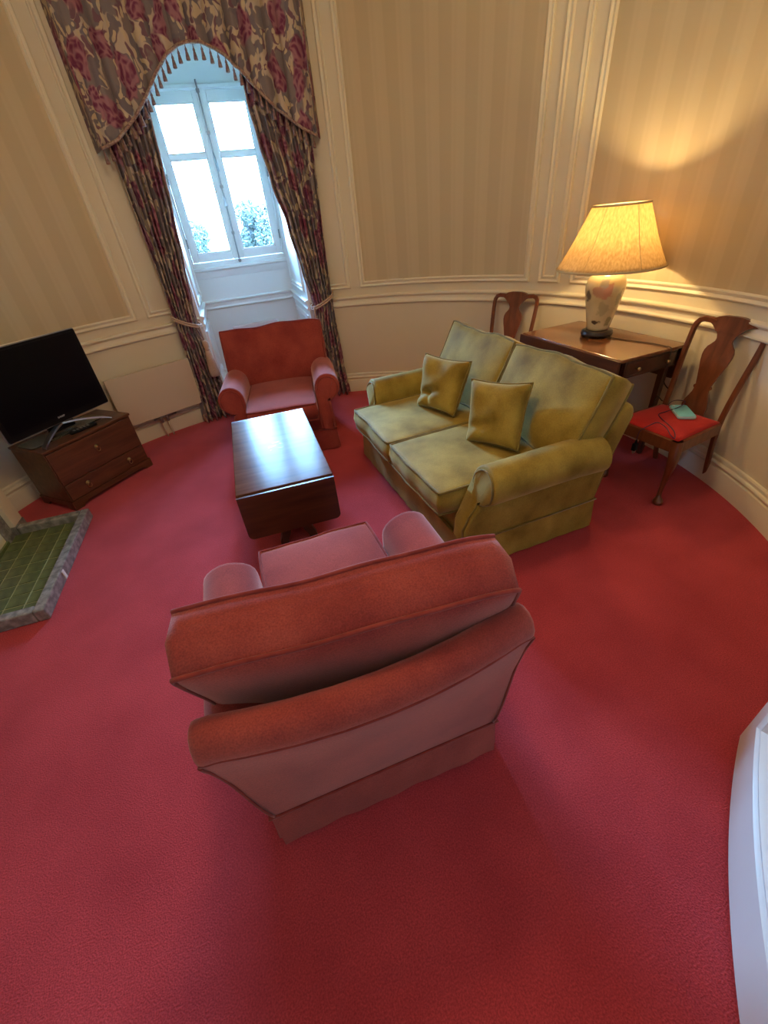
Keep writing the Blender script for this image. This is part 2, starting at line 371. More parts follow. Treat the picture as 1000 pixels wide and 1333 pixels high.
BASE_PROF = [(0, 0), (0.030, 0), (0.030, 0.125), (0.028, 0.130), (0.017, 0.132), (0.017, 0.142), (0.026, 0.147), (0.030, 0.155), (0.026, 0.164), (0.014, 0.168), (0.012, 0.180), (0.018, 0.186), (0.014, 0.195), (0, 0.197)]
DADO_PROF = [(0, 0.880), (0.014, 0.882), (0.022, 0.890), (0.022, 0.900), (0.014, 0.908), (0.010, 0.914), (0.010, 0.940), (0.018, 0.948), (0.030, 0.958), (0.030, 0.968), (0.020, 0.976), (0, 0.978)]
for side, s in (('left', -1), ('right', 1)):
    a0, a1 = s * (PHI0 + 0.4), s * 175
    room(structure(autosmooth(arc_sweep(a0, a1, BASE_PROF).build('baseboard_' + side, 'trim'), 40), 'cream skirting board along the round wall'))
    room(structure(autosmooth(arc_sweep(a0, a1, DADO_PROF).build('trim_1' if s < 0 else 'trim_2', 'trim'), 40), 'cream moulded dado rail along the round wall'))
# wall panels: raised moulding frames, wallpaper inside the wide ones
FR_PROF = [(0, 0), (0.002, 0.014), (0.010, 0.020), (0.018, 0.012), (0.026, 0.008), (0.034, 0.016), (0.044, 0.018), (0.052, 0.008), (0.056, 0.0)]
def wall_panel(p0, p1, z0, z1, parent, papered):
    r = RAD
    loops = []
    for off, h in FR_PROF:
        da = math.degrees(off / r); q0, q1 = p0 + da, p1 - da; zz0, zz1 = z0 + off, z1 - off
        loop = [pol(p, r - h, zz0) for p in [q0 + (q1 - q0) * i / 20 for i in range(21)]] + [pol(p, r - h, zz1) for p in [q1 + (q0 - q1) * i / 20 for i in range(21)]]
        loops.append(loop)
    o = autosmooth(MB().loft(loops, cap=False).build('panel_moulding', 'trim', parent), 40)
    da = math.degrees(0.050 / r); st = arc_steps(p0 + da, p1 - da, 1.5)
    vs = []; uv = []
    for p in st:
        for z in (z0 + .05, z1 - .05): vs.append(pol(p, r - 0.004, z)); uv.append((radians(p) * r, z))
    mesh('wallpaper_panel' if papered else 'plain_panel', vs, [(2 * i, 2 * i + 2, 2 * i + 3, 2 * i + 1) for i in range(len(st) - 1)], 'paper' if papered else 'paint', parent, uvs=uv)
PZ0, PZ1 = 1.045, 3.22
for s, par, rng in ((-1, wl, ((PHI0 + 4.2, 22.2, False), (24.1, 61.3, True), (63.1, 67.4, False))),
                    (1, wr, ((PHI0 + 4.2, 22.2, False), (24.1, 61.3, True), (63.1, 67.4, False), (69.4, 106.6, True), (108.5, 112.8, False)))):
    for a, b_, pap in rng: wall_panel(min(s * a, s * b_), max(s * a, s * b_), PZ0, PZ1, par, pap)

# ---- window alcove (white joinery)
D0 = sqrt(RAD ** 2 - A_W ** 2) - 0.012
for side, s in (('alcove_left', -1), ('alcove_right', 1)):
    x0, x1 = (s * A_W, s * (A_W + 0.14)); lo, hi = min(x0, x1), max(x0, x1)
    w = room(structure(MB().box(lo, hi, D0, A_D + 0.14, 0, A_TOP + 0.1).build('wall_' + side, 'white_paint'), 'white panelled side of the window alcove'))
    # dado, skirting and two panel frames on the side of the alcove
    prof = [(s * (A_W - d), z) for d, z in DADO_PROF]
    autosmooth(MB().loft([[(x, y, z) for x, z in prof] for y in (D0 + 0.02, A_D)]).build('dado_rail', 'white_paint', w), 40)
    prof = [(s * (A_W - d), z) for d, z in BASE_PROF]
    MB().loft([[(x, y, z) for x, z in prof] for y in (D0 + 0.02, A_D)]).build('skirting', 'white_paint', w)
    for (za, zb) in ((0.26, 0.82), (1.045, 2.95)):
        loops = []
        for off, h in FR_PROF:
            x = s * (A_W - h); loops.append([(x, D0 + .12 + off, za + off), (x, A_D - .12 - off, za + off), (x, A_D - .12 - off, zb - off), (x, D0 + .12 + off, zb - off)])
        MB().loft(loops, cap=False).build('panel_moulding', 'white_paint', w)
room(structure(MB().box(-A_W - .14, A_W + .14, D0, A_D + .14, A_TOP, A_TOP + .12).build('wall_alcove_soffit', 'white_paint'), 'white soffit of the window alcove'))
WZ0, WZ1, WX = 1.30, 2.745, 0.525
ab = MB()
ab.box(-A_W - .01, A_W + .01, A_D, A_D + .14, 0, WZ0).box(-A_W - .01, A_W + .01, A_D, A_D + .14, WZ1, A_TOP + .02)
ab.box(-A_W - .01, -WX, A_D, A_D + .14, WZ0, WZ1).box(WX, A_W + .01, A_D, A_D + .14, WZ0, WZ1)
wab = room(structure(ab.build('wall_alcove_back', 'white_paint'), 'white wall below and above the casement window'))
MB().loft([[(x, A_D - d, z) for d, z in DADO_PROF] for x in (-A_W, A_W)]).build('dado_rail', 'white_paint', wab)
MB().loft([[(x, A_D - d, z) for d, z in BASE_PROF] for x in (-A_W, A_W)]).build('skirting', 'white_paint', wab)

# ---- window
win = room(structure(bpy.data.objects.new('window_1', None), 'white casement window with four panes in the alcove')); COL.objects.link(win)
def wpart(mb, name, mat='white_paint', par=None): return autosmooth(mb.build(name, mat, par or win), 30)
YW = A_D + 0.03
sill = MB(); sill.loft([[(x, A_D + .12, WZ0 + .01), (x, A_D - .025, WZ0 + .01), (x, A_D - .045, WZ0), (x, A_D - .045, WZ0 - .02), (x, A_D - .025, WZ0 - .035), (x, A_D - .015, WZ0 - .08), (x, A_D - .008, WZ0 - .10), (x, A_D, WZ0 - .10), (x, A_D, WZ0 - .02), (x, A_D + .12, WZ0 - .02)] for x in (-A_W + .002, A_W - .002)])
wpart(sill, 'window_sill')
fm = MB(); fm.box(-WX, -.50, A_D - .002, A_D + .12, WZ0, WZ1, .004).box(.50, WX, A_D - .002, A_D + .12, WZ0, WZ1, .004).box(-.50, .50, A_D - .002, A_D + .12, WZ1 - .012, WZ1, .003).box(-.50, .50, A_D - .002, A_D + .12, WZ0, WZ0 + .055, .004)
wpart(fm, 'window_frame')
wpart(MB().box(-A_W, A_W, A_D - .018, A_D + .01, WZ1 - .006, WZ1 + .022, .004), 'head_moulding')
PX0, PX1, PZ = 0.066, 0.428, ((1.435, 2.238), (2.278, 2.650))
for s in (-1, 1):
    X = lambda a, b: (min(s * a, s * b), max(s * a, s * b))
    c = MB(); zt = WZ1 - .014; zb = WZ0 + .057
    c.box(*X(.008, PX0), A_D + .006, A_D + .055, zb, zt, .005).box(*X(PX1, .498), A_D + .006, A_D + .055, zb, zt, .005)
    c.box(*X(PX0, PX1), A_D + .008, A_D + .053, zb, PZ[0][0], .004).box(*X(PX0, PX1), A_D + .008, A_D + .053, PZ[0][1], PZ[1][0], .004).box(*X(PX0, PX1), A_D + .008, A_D + .053, PZ[1][1], zt, .004)
    cs = wpart(c, 'casement')
    for za, zb2 in PZ:
        xa, xb = X(PX0, PX1); MB().box(xa - .004, xb + .004, A_D + .028, A_D + .033, za - .004, zb2 + .004).build('pane', 'glass', cs)
        bd = MB()
        for q in ((xa, xa + .012, za, zb2), (xb - .012, xb, za, zb2), (xa + .012, xb - .012, za, za + .012), (xa + .012, xb - .012, zb2 - .012, zb2)): bd.box(q[0], q[1], A_D + .015, A_D + .028, q[2], q[3])
        bd.build('glazing_bead', 'white_paint', cs)
    for hz in (1.50, 2.05, 2.55): MB().tube([(s * .499, A_D - .006, hz), (s * .499, A_D - .006, hz + .085)], .008, 8).build('hinge', 'bolt_metal', cs)
wpart(MB().box(-.024, .024, A_D - .014, A_D + .012, WZ0 + .057, WZ1 - .014, .006), 'meeting_rail')
bolt = wpart(MB().tube([(0, A_D - .026, WZ0 + .02), (0, A_D - .026, WZ1 + .05)], .008, 10), 'espagnolette_bolt', 'bolt_metal')
for z in (1.34, 1.60, 2.00, 2.42, 2.72): MB().box(-.016, .016, A_D - .040, A_D - .012, z - .014, z + .014, .004).build('bolt_guide', 'bolt_metal', bolt)
MB().lathe([(.004, 1.82), (.016, 1.83), (.019, 1.845), (.014, 1.862), (.010, 1.88), (.016, 1.895), (.012, 1.91), (.004, 1.915)], 12, (0, A_D - .045)).build('bolt_handle', 'steel', bolt, True)
MB().tube([(0, A_D - .03, 2.27), (0, A_D - .06, 2.25), (.008, A_D - .07, 2.18), (.012, A_D - .07, 2.12)], [.008, .008, .010, .006], 8).build('bolt_lever', 'bolt_metal', bolt, True)

# ---- view outside: two leafy trees and a hedge far below the sky
def leafy_tree(loc, rx, rz, n, label, seed):
    rnd = random.Random(seed); t = thing('leafy_tree', label, 'tree', loc)
    vs = []; fs = []
    clumps = []
    for _ in range(26):
        u = rnd.uniform(-1, 1); a = rnd.uniform(0, 2 * pi); q = sqrt(1 - u * u)
        clumps.append((Vector((q * cos(a) * rx * .68, q * sin(a) * rx * .68, u * rz * .68)), rnd.uniform(.30, .50) * rx))
    for i in range(n):
        c, cr = rnd.choice(clumps)
        d = Vector((rnd.gauss(0, 1), rnd.gauss(0, 1), rnd.gauss(0, 1))).normalized() * cr * rnd.uniform(.55, 1.05)
        p = c + d + Vector((0, 0, rz)); s = rnd.uniform(.05, .12)
        e1 = Vector((rnd.gauss(0, 1), rnd.gauss(0, 1), rnd.gauss(0, 1))).normalized(); e2 = e1.orthogonal().normalized()
        k = len(vs); vs += [p - e1 * s, p + e2 * s * .5, p + e1 * s, p - e2 * s * .5]; fs.append((k, k + 1, k + 2, k + 3))
    cr_ = mesh('crown', vs, fs, 'foliage', t, smooth=False, fix=False); cr_['kind'] = 'stuff'
    MB().tube([(0, 0, -loc[2] - 8), (.1, .1, rz * .4), (.0, .2, rz * 1.3)], [.35, .28, .1], 8).build('trunk', 'bark', t, True)
    return t
def outside(d, t_, z): a = -AX; return (CX + sin(a) * d + cos(a) * t_, CY + cos(a) * d - sin(a) * t_, z)
leafy_tree(outside(22, 2.15, -.85), 1.35, 2.0, 16000, 'taller rounded tree outside the window casement nearer the sofa', 1)
leafy_tree(outside(22.5, -1.15, -1.35), 1.35, 1.75, 14000, 'lower leafy tree outside the window casement nearer the television', 2)
g = structure(MB().box(-160, 160, 6, 300, -8.2, -8.0).build('ground_outside', 'grass'), 'pale lawn outside the window'); room(g)

# ================================================================== CURTAINS
def pelmet():
    t = thing('curtain_pelmet', 'gathered floral pelmet with arched tasselled edge over the window', 'pelmet'); room(t)
    edge = [(-20.2, 2.19), (-17, 2.24), (-13, 2.36), (-10.6, 2.45), (-8.8, 2.53), (-7.2, 2.60), (-5, 2.68), (-2.8, 2.735), (0, 2.755), (2.8, 2.735), (5, 2.68), (7.2, 2.60), (8.8, 2.53), (10.6, 2.45), (13, 2.36), (17, 2.24), (19.6, 2.19)]
    P0, P1, top, r0 = -20.2, 19.6, 3.30, RAD - 0.180
    zb = lambda p: next((a[1] + (b_[1] - a[1]) * (p - a[0]) / (b_[0] - a[0]) for a, b_ in zip(edge, edge[1:]) if a[0] <= p <= b_[0]), 2.19)
    def rr(p, v): return r0 + .03 - 0.058 * abs(sin(radians(p) * 58 + .35 * sin(p * .9))) ** .6 * (0.55 + .45 * v) + .006 * sin(p * 3.1)
    nu, nv = 280, 16; vs = []; uv = []
    def put(x): vs.append(x)
    cols = []
    for i in range(nu + 1):
        p = P0 + (P1 - P0) * i / nu
        for j in range(nv + 1):
            v = 1 - j / nv; z = zb(p) + (top - zb(p)) * (j / nv)
            put(pol(p, rr(p, v), z)); uv.append((radians(p) * r0 * 1.35, z))
    fs = [(i * (nv + 1) + j, (i + 1) * (nv + 1) + j, (i + 1) * (nv + 1) + j + 1, i * (nv + 1) + j + 1) for i in range(nu) for j in range(nv)]
    cl = mesh('valance', vs, fs, 'chintz', t, uvs=uv)
    sm = cl.modifiers.new('thick', 'SOLIDIFY'); sm.thickness = 0.006; sm.offset = 0
    for p, nm in ((P0, 1), (P1, -1)):      # returns to the wall
        vs = []; uv = []
        for i in range(5):
            r = rr(p, 1) + (RAD - .004 - rr(p, 1)) * i / 4
            for z in (zb(p), top): vs.append(pol(p, r, z)); uv.append((r + p, z))
        o = mesh('valance_return', vs, [(2 * i, 2 * i + 2, 2 * i + 3, 2 * i + 1) for i in range(4)], 'chintz', t, uvs=uv)
        sm = o.modifiers.new('thick', 'SOLIDIFY'); sm.thickness = 0.006; sm.offset = 0
    st = arc_steps(P0, P1, .5)
    MB().tube([pol(p, rr(p, 1) - .006, zb(p) + .004) for p in st], .011, 6).build('fringe_braid', 'braid', t, True)
    # board that carries the pelmet, above the frame
    arc = MB().loft([[pol(p, RAD - .13, 3.28), pol(p, RAD - .13, 3.305), pol(p, RAD, 3.305), pol(p, RAD, 3.28)] for p in arc_steps(P0 + .3, P1 - .3, 2)]); arc.build('pelmet_board', 'dark_wood', t)
    # tassels, evenly along the edge
    tm = MB().lathe([(.002, .0), (.004, -.018), (.007, -.022), (.0095, -.030), (.007, -.036), (.010, -.046), (.0135, -.066), (.015, -.082), (.011, -.084)], 8)
    first = tm.build('tassel', 'tassel', t, True); tme = first.data
    pts = [(p, zb(p)) for p in arc_steps(P0 + .2, P1 - .2, .05)]
    L = 0; last = None; k = 0
    for p, z in pts:
        if last is not None: L += sqrt(((p - last[0]) * pi / 180 * r0) ** 2 + (z - last[1]) ** 2)
        last = (p, z)
        if L >= k * 0.057:
            o = first if k == 0 else link('tassel', tme, None, t)
            o.location = pol(p, rr(p, 1) - .006, z - .004); k += 1
    return t
pelmet()
def curtain(side):
    s = -1 if side == 'left' else 1
    t = thing('curtain', 'floral curtain tied back at the %s of the window' % ('radiator side' if s < 0 else 'sofa side'), 'curtain', group=None); room(t)
    t['label'] = 'floral curtain tied back beside the flat wall radiator' if s < 0 else 'floral curtain tied back between window and plain wall by the sofa'
    inner = [(0.0, 11.3), (.35, 11.6), (.72, 12.5), (.90, 13.2), (1.0, 12.9), (1.25, 11.9), (1.6, 10.6), (1.95, 8.9), (2.2, 8.0), (2.45, 7.4), (3.25, 6.0)]
    if s < 0: inner = [(0.0, 11.2), (.35, 12.0), (.72, 12.9), (.90, 13.3), (1.0, 13.1), (1.25, 12.6), (1.6, 11.7), (1.95, 10.9), (2.2, 10.4), (2.45, 10.0), (3.25, 8.6)]
    outer = [(0.0, 18.9), (.4, 18.2), (.9, 17.7), (1.3, 17.7), (2.1, 18.1), (3.25, 18.6)]
    nu, nz = 110, 90; vs = []; uv = []
    for i in range(nu + 1):
        u = i / nu
        for j in range(nz + 1):
            z = 0.012 + (3.25 - 0.012) * j / nz
            a, b_ = lerp_table(inner, z), lerp_table(outer, z)
            tie = math.exp(-((z - .90) / .16) ** 2)
            gather = 1 - .55 * tie
            p = a + (b_ - a) * u
            ph = 2 * pi * (u * 7.5 + .12 * sin(z * 2.2 + u * 5))
            r = RAD - .092 + tie * .012 + .030 * gather * sin(ph) + .010 * sin(ph * 2.3 + z * 2) * gather - .018 * smoothstep(.25, 0, z) * sin(ph * .5)
            vs.append(pol(s * p, r, z + .012 * smoothstep(.3, 0, z) * sin(ph + 1)))
            uv.append((u * .72 * s, z + (1 - u) * .25 * max(0, .9 - abs(z - .9)) * .3))
    fs = [(i * (nz + 1) + j, (i + 1) * (nz + 1) + j, (i + 1) * (nz + 1) + j + 1, i * (nz + 1) + j + 1) for i in range(nu) for j in range(nz)]
    o = mesh('curtain_cloth', vs, fs, 'chintz', t, uvs=uv)
    sm = o.modifiers.new('thick', 'SOLIDIFY'); sm.thickness = 0.005; sm.offset = 0
    # lining edge that shows pale against the alcove
    ed = [vs[j] for j in range(nz + 1)]
    MB().tube(ed, .0055, 6).build('lining_edge', 'braid', t, True)
    # tie-back with a hanging tassel: a thing of its own
    tb = thing('curtain_tieback', 'twisted cord tieback with long tassel on the curtain %s' % ('beside the radiator' if s < 0 else 'nearer the sofa'), 'tieback'); room(tb)
    a, b_ = 12.7, 17.9
    loop = []
    for k in range(30):
        w = 2 * pi * k / 30; p = (a + b_) / 2 + (b_ - a) / 2 * 1.04 * cos(w); r = RAD - .090 - .062 * sin(w)
        loop.append(pol(s * p, r, .93 + .10 * (p - a) / (b_ - a) - .02 * sin(w)))
    cd = MB().tube(loop, .009, 7, closed=True); loop2 = [(x * 1.0, y * 1.0, z - .02) for x, y, z in loop]; cd.tube(loop2, .009, 7, closed=True)
    cd.build('cord', 'rope', tb, True)
    px, py, _ = pol(s * 13.3, RAD - .165, 0)
    MB().tube([(px, py, .93), (px, py - .004, .86), (px, py, .80)], .007, 6).build('hanging_cord', 'rope', tb, True)
    ts = thing('tassel', '', ''); [ts.__delitem__(q) for q in ('label', 'category')]; ts.parent = tb; ts.location = (px, py, 0)
    MB().lathe([(.008, .80), (.022, .79), (.030, .765), (.026, .735), (.018, .72), (.026, .712), (.018, .70)], 14).build('tassel_head', 'rope', ts, True)
    prof = [(.018, .705), (.028, .68), (.036, .60), (.044, .50), (.046, .46)]
    vsr = MB(); n = 28
    vsr.loft([[((r * (1 + .10 * (k % 2))) * cos(2 * pi * k / n), (r * (1 + .10 * (k % 2))) * sin(2 * pi * k / n), z) for k in range(n)] for r, z in prof]); vsr.build('tassel_skirt', 'rope', ts, True)
curtain('left'); curtain('right')

# ================================================================== UPHOLSTERY
def cushion(name, parent, w, h, t, crown, mat, pmat, loc, rot, seed=0, corner=.06, piping=True, sag=0.0, wob=.006):
    """box cushion: x width, y thickness (front is +y), z height, centre at origin"""
    rnd = random.Random(seed); ph = [rnd.uniform(0, 6) for _ in range(8)]
    nu, nv = 26, 20
    def outline(u, v):
        # rounded rectangle map of the square
        x, z = u * w / 2, v * h / 2
        k = (abs(u) ** 4) * (abs(v) ** 4); x *= 1 - corner * k * w ** -1 * .35; z *= 1 - corner * k * h ** -1 * .35
        x *= 1 - .020 * (1 - v * v); z *= 1 - .018 * (1 - u * u) + sag * (1 - u * u) * (v > 0)
        x += wob * .5 * sin(v * 3 + ph[0]); z += wob * sin(u * 4 + ph[1]) + wob * .5 * sin(u * 9 + ph[2])
        return x, z
    def bulge(u, v, k):
        b = ((1 - abs(u) ** 2.6) * (1 - abs(v) ** 2.6)) ** .62
        return crown * b + wob * .8 * b * sin(u * 5 + ph[3 + k]) * sin(v * 4 + ph[5 + k])
    vs = []; fs = []
    for k, sgn in enumerate((1, -1)):
        base = len(vs)
        for i in range(nu + 1):
            for j in range(nv + 1):
                u = -1 + 2 * i / nu; v = -1 + 2 * j / nv
                u = sin(u * pi / 2) * .35 + u * .65; v = sin(v * pi / 2) * .35 + v * .65
                x, z = outline(u, v); vs.append((x, sgn * (t / 2 + bulge(u, v, k)), z))
        for i in range(nu):
            for j in range(nv):
                a = base + i * (nv + 1) + j; fs.append((a, a + nv + 1, a + nv + 2, a + 1))
    per = [(i, 0) for i in range(nu)] + [(nu, j) for j in range(nv)] + [(i, nv) for i in range(nu, 0, -1)] + [(0, j) for j in range(nv, 0, -1)]
    n1 = (nu + 1) * (nv + 1)
    A = [i * (nv + 1) + j for i, j in per]; Bq = [n1 + q for q in A]; m = len(per)
    mids = []
    for q in range(m):
        p1, p2 = Vector(vs[A[q]]), Vector(vs[Bq[q]]); c = (p1 + p2) / 2; out = Vector((c.x / (w / 2), 0, c.z / (h / 2)))
        ax_, az_ = abs(out.x), abs(out.z); o_ = Vector((math.copysign(1, c.x) if ax_ > .93 else 0, 0, math.copysign(1, c.z) if az_ > .93 else 0))
        mids.append(len(vs)); vs.append(tuple(c + o_ * .012))
    for q in range(m):
        r = (q + 1) % m; fs.append((A[q], A[r], mids[r], mids[q])); fs.append((mids[q], mids[r], Bq[r], Bq[q]))
    o = mesh(name, vs, fs, mat, parent)
    o.location = loc; o.rotation_euler = rot
    if piping:
        pm = MB(); pm.tube([vs[q] for q in A], .0065, 7, closed=True); pm.tube([vs[q] for q in Bq], .0065, 7, closed=True)
        pm.build('piping', pmat, o, True)
    return o

def curve_pts2(q, n=4):
    return [(a[0] + (b_[0] - a[0]) * k / n, a[1] + (b_[1] - a[1]) * k / n) for a, b_ in zip(q, q[1:]) for k in range(n)] + [q[-1]]

def upholstered(name, label, cat, loc, rz, xb, nseat, mat, pmat, tilt, ctop, cyaw=0.0, group=None, seed=1, flare=.060, lift=.065, rake=0.0, bow=.058):
    """roll-arm seat; origin on the floor at the middle of the back, +y is forward"""
    t = thing(name, label, cat, loc, rz, group)
    FD = 0.855                                    # base depth
    xi = xb - .118
    # base box
    autosmooth(MB().box(-xb + .012, xb - .012, .02, FD - .015, .16, .315, .02).build('base', mat, t), 40)
    # skirt: four panels with kick pleats at the corners
    def panel(p, q, nrm, seedk):
        n = 40; vs = []; L = (Vector(q) - Vector(p)).length; e = (Vector(q) - Vector(p)).normalized()
        for i in range(n + 1):
            s_ = i / n; b = Vector(p) + (Vector(q) - Vector(p)) * s_
            for z, f in ((.188, 0.0), (.12, .35), (.06, .7), (.010, 1.0)):
                rip = .0018 * f * sin(s_ * L * 21 + seedk) + .002 * f * sin(s_ * L * 47 + seedk * 2)
                k = b + Vector(nrm) * (.004 + .013 * f + rip); vs.append((k.x, k.y, z))
            for z, f in ((.010, 1.0), (.188, 0.0)):
                k = b + Vector(nrm) * (-.012 + .010 * f); vs.append((k.x, k.y, z))
        m = 6; fs = [(i * m + j, (i + 1) * m + j, (i + 1) * m + (j + 1) % m, i * m + (j + 1) % m) for i in range(n) for j in range(m)]
        fs += [tuple(range(m)), tuple(n * m + j for j in range(m - 1, -1, -1))]
        autosmooth(mesh('skirt', vs, fs, mat, t), 50)
    panel((-xb, 0, 0), (xb, 0, 0), (0, -1, 0), 1.0); panel((xb, FD, 0), (-xb, FD, 0), (0, 1, 0), 2.0)
    panel((xb, .004, 0), (xb, FD - .004, 0), (1, 0, 0), 3.0); panel((-xb, FD - .004, 0), (-xb, .004, 0), (-1, 0, 0), 4.0)
    e = .006; MB().tube([(-xb - e, -e, .190), (xb + e, -e, .190), (xb + e, FD + e, .190), (-xb - e, FD + e, .190)], .006, 7, closed=True).build('skirt_piping', pmat, t, True)
    # arms
    cz, R_ = .508, .104
    cxr = xb - .014
    prof = [(xi, .20), (xi, .30), (xi, .40), (xi - .001, .46)]
    for k in range(0, 19):
        a = pi - k * (pi + radians(118)) / 18; prof.append((cxr + R_ * cos(a), cz + R_ * sin(a)))
    prof += [(xb - .016, .405), (xb - .004, .385), (xb, .34), (xb, .27), (xb, .185)]
    def yf(z): return .735 + .125 * (1 - smoothstep(.27, .47, z)) + .018 * sin(max(0, min(1, (z - .40) / .2)) * pi)
    for s in (1, -1):
        rings = []
        cxm = sum(p[0] for p in prof) / len(prof); czm = .42
        for y in (.045, .10, .2, .35, .5, .62):
            dz = -.022 * smoothstep(.25, -.03, y)
            rings.append([(s * x, y, z + dz * smoothstep(.3, .5, z)) for x, z in prof])
        rings.append([(s * x, yf(z) - .020, z) for x, z in prof])
        rings.append([(s * x, yf(z) - .006, z) for x, z in prof])
        def inset(x, z, k):
            if z > cz - .05: return (cxr + (x - cxr) * (1 - k / R_), cz + (z - cz) * (1 - k / R_))
            return (x + (k if x < cxm else -k) * .8, z)
        rings.append([(s * inset(x, z, .010)[0], yf(z) + .002, inset(x, z, .010)[1]) for x, z in prof])
        arm = mesh('arm', *(lambda mb: (mb.v, mb.f))(MB().loft(rings)), mat, t)
        autosmooth(arm, 60)
        fo = [inset(x, z, .022) for x, z in prof]
        fr = [[(s * x, yf(z) - .01, z) for x, z in fo], [(s * x, yf(z) + .008, z) for x, z in fo], [(s * inset(x, z, .03)[0], yf(z) + .012, inset(x, z, .03)[1]) for x, z in prof]]
        fc = autosmooth(MB().loft(fr).build('arm_facing', mat, arm), 60)
        MB().tube([(s * x, yf(z) + .006, z) for x, z in fo], .005, 6).build('piping', pmat, arm, True)
    # back frame: raked slab with a rounded top
    sec = [(.030, .19), (-.002, .19), (-.030, .32), (-.062, .45), (-.094, .57), (-.112, .628), (-.113, .655), (-.100, .680), (-.078, .694), (-.050, .694), (-.026, .682), (-.008, .655), (.020, .58), (.07, .45), (.12, .32), (.14, .24)]
    sec = [(y - rake * smoothstep(.2, .7, z), z + lift * smoothstep(.2, .65, z)) for y, z in sec]
    def hx(z): return xb - .004 + flare * max(0, min(1, (z - .19) / .46))
    DROP = .012
    rings = []
    for k, (u, ins) in enumerate([(-1.0, .045), (-1.0, .02), (-.99, .006), (-.965, .0), (-.9, 0)] + [(q / 8, 0) for q in range(-6, 7, 2)] + [(.9, 0), (.965, 0), (.99, .006), (1.0, .02), (1.0, .045)]):
        cyy, czz = -.0, .5; ring = []
        for y, z in sec:
            zc = z - (DROP * smoothstep(.88, 1.0, abs(u)) * smoothstep(.5, .68, z))
            m_ = lerp_table([(.19, .06), (.70, -.06 - rake)], z)
            yy = m_ + (y - m_) * (1 - ins * 9 * smoothstep(.2, .35, z)); z2 = zc - ins * .55 * smoothstep(.5, .69, z)
            ring.append((u * (hx(z) - ins * .0), yy + bow * u * u * smoothstep(.2, .65, z), z2))
        rings.append(ring)
    bf = autosmooth(MB().loft(rings).build('back_frame', mat, t), 60)
    MB().tube([(u * (hx(.63) - .004), -.1115 - rake * .97 + bow * u * u, .628 + lift - DROP * smoothstep(.88, 1, abs(u))) for u in [q / 24 for q in range(-24, 25)]], .0042, 6).build('piping', pmat, bf, True)
    # side seams on the back face
    for s in (1, -1):
        q_ = sec[1:6]; MB().tube([(s * (hx(z) - .006), y - .002 + bow * smoothstep(.2, .65, z), z - DROP * smoothstep(.5, .66, z)) for y, z in curve_pts2(q_)], .004, 6).build('side_seam', pmat, bf, True)
    # seat cushions
    wseat = 2 * (xi - .004) / nseat
    for k in range(nseat):
        xc = -(xi - .004) + wseat * (k + .5)
        c = cushion('seat_cushion', t, wseat - .006, .86, .135, .022, mat, pmat, (xc, .520, .388), (radians(90), 0, 0), seed + k, wob=.004)
    # back cushions
    wb = 2 * (xb + (.045 if nseat == 1 else -.01)) / nseat
    for k in range(nseat):
        xc = -wb * nseat / 2 + wb * (k + .5)
        hgt = .50; yb, zt = ctop
        cz_ = zt - .5 * hgt * cos(tilt); cyb = yb + .5 * hgt * sin(tilt)
        cushion('back_cushion', t, wb - (.006 if nseat > 1 else 0), hgt, .165, .045, mat, pmat, (xc, cyb, cz_), (tilt, 0, cyaw), seed + 5 + k, wob=.008, sag=-.008 if nseat > 1 else 0)
    return t

upholstered('armchair', 'rose-red velvet armchair with its back to the open floor, loose back cushion leaning', 'armchair', (-.0685, .6325, 0), face_dir(-.28, .96), .387, 1,
            'red_velvet', 'red_piping', radians(21), (.095, .885), radians(-5.5), 'red velvet armchairs', 3)
upholstered('armchair', 'rose-red velvet armchair standing in front of the window alcove', 'armchair', (-.845, 4.150, 0), face_dir(.135, -.99), .405, 1,
            'red_velvet', 'red_piping', radians(14), (.02, .905), 0.0, 'red velvet armchairs', 11)
SOFA = (.966, 2.699, 0); SRZ = face_dir(-.948, -.32)
upholstered('sofa', 'old gold velvet two-seat sofa with rolled arms and skirt', 'sofa', SOFA, SRZ, .792, 2, 'gold_velvet', 'gold_piping', radians(27), (-.045, .882), 0.0, None, 21, .0, .05, .055, .02)

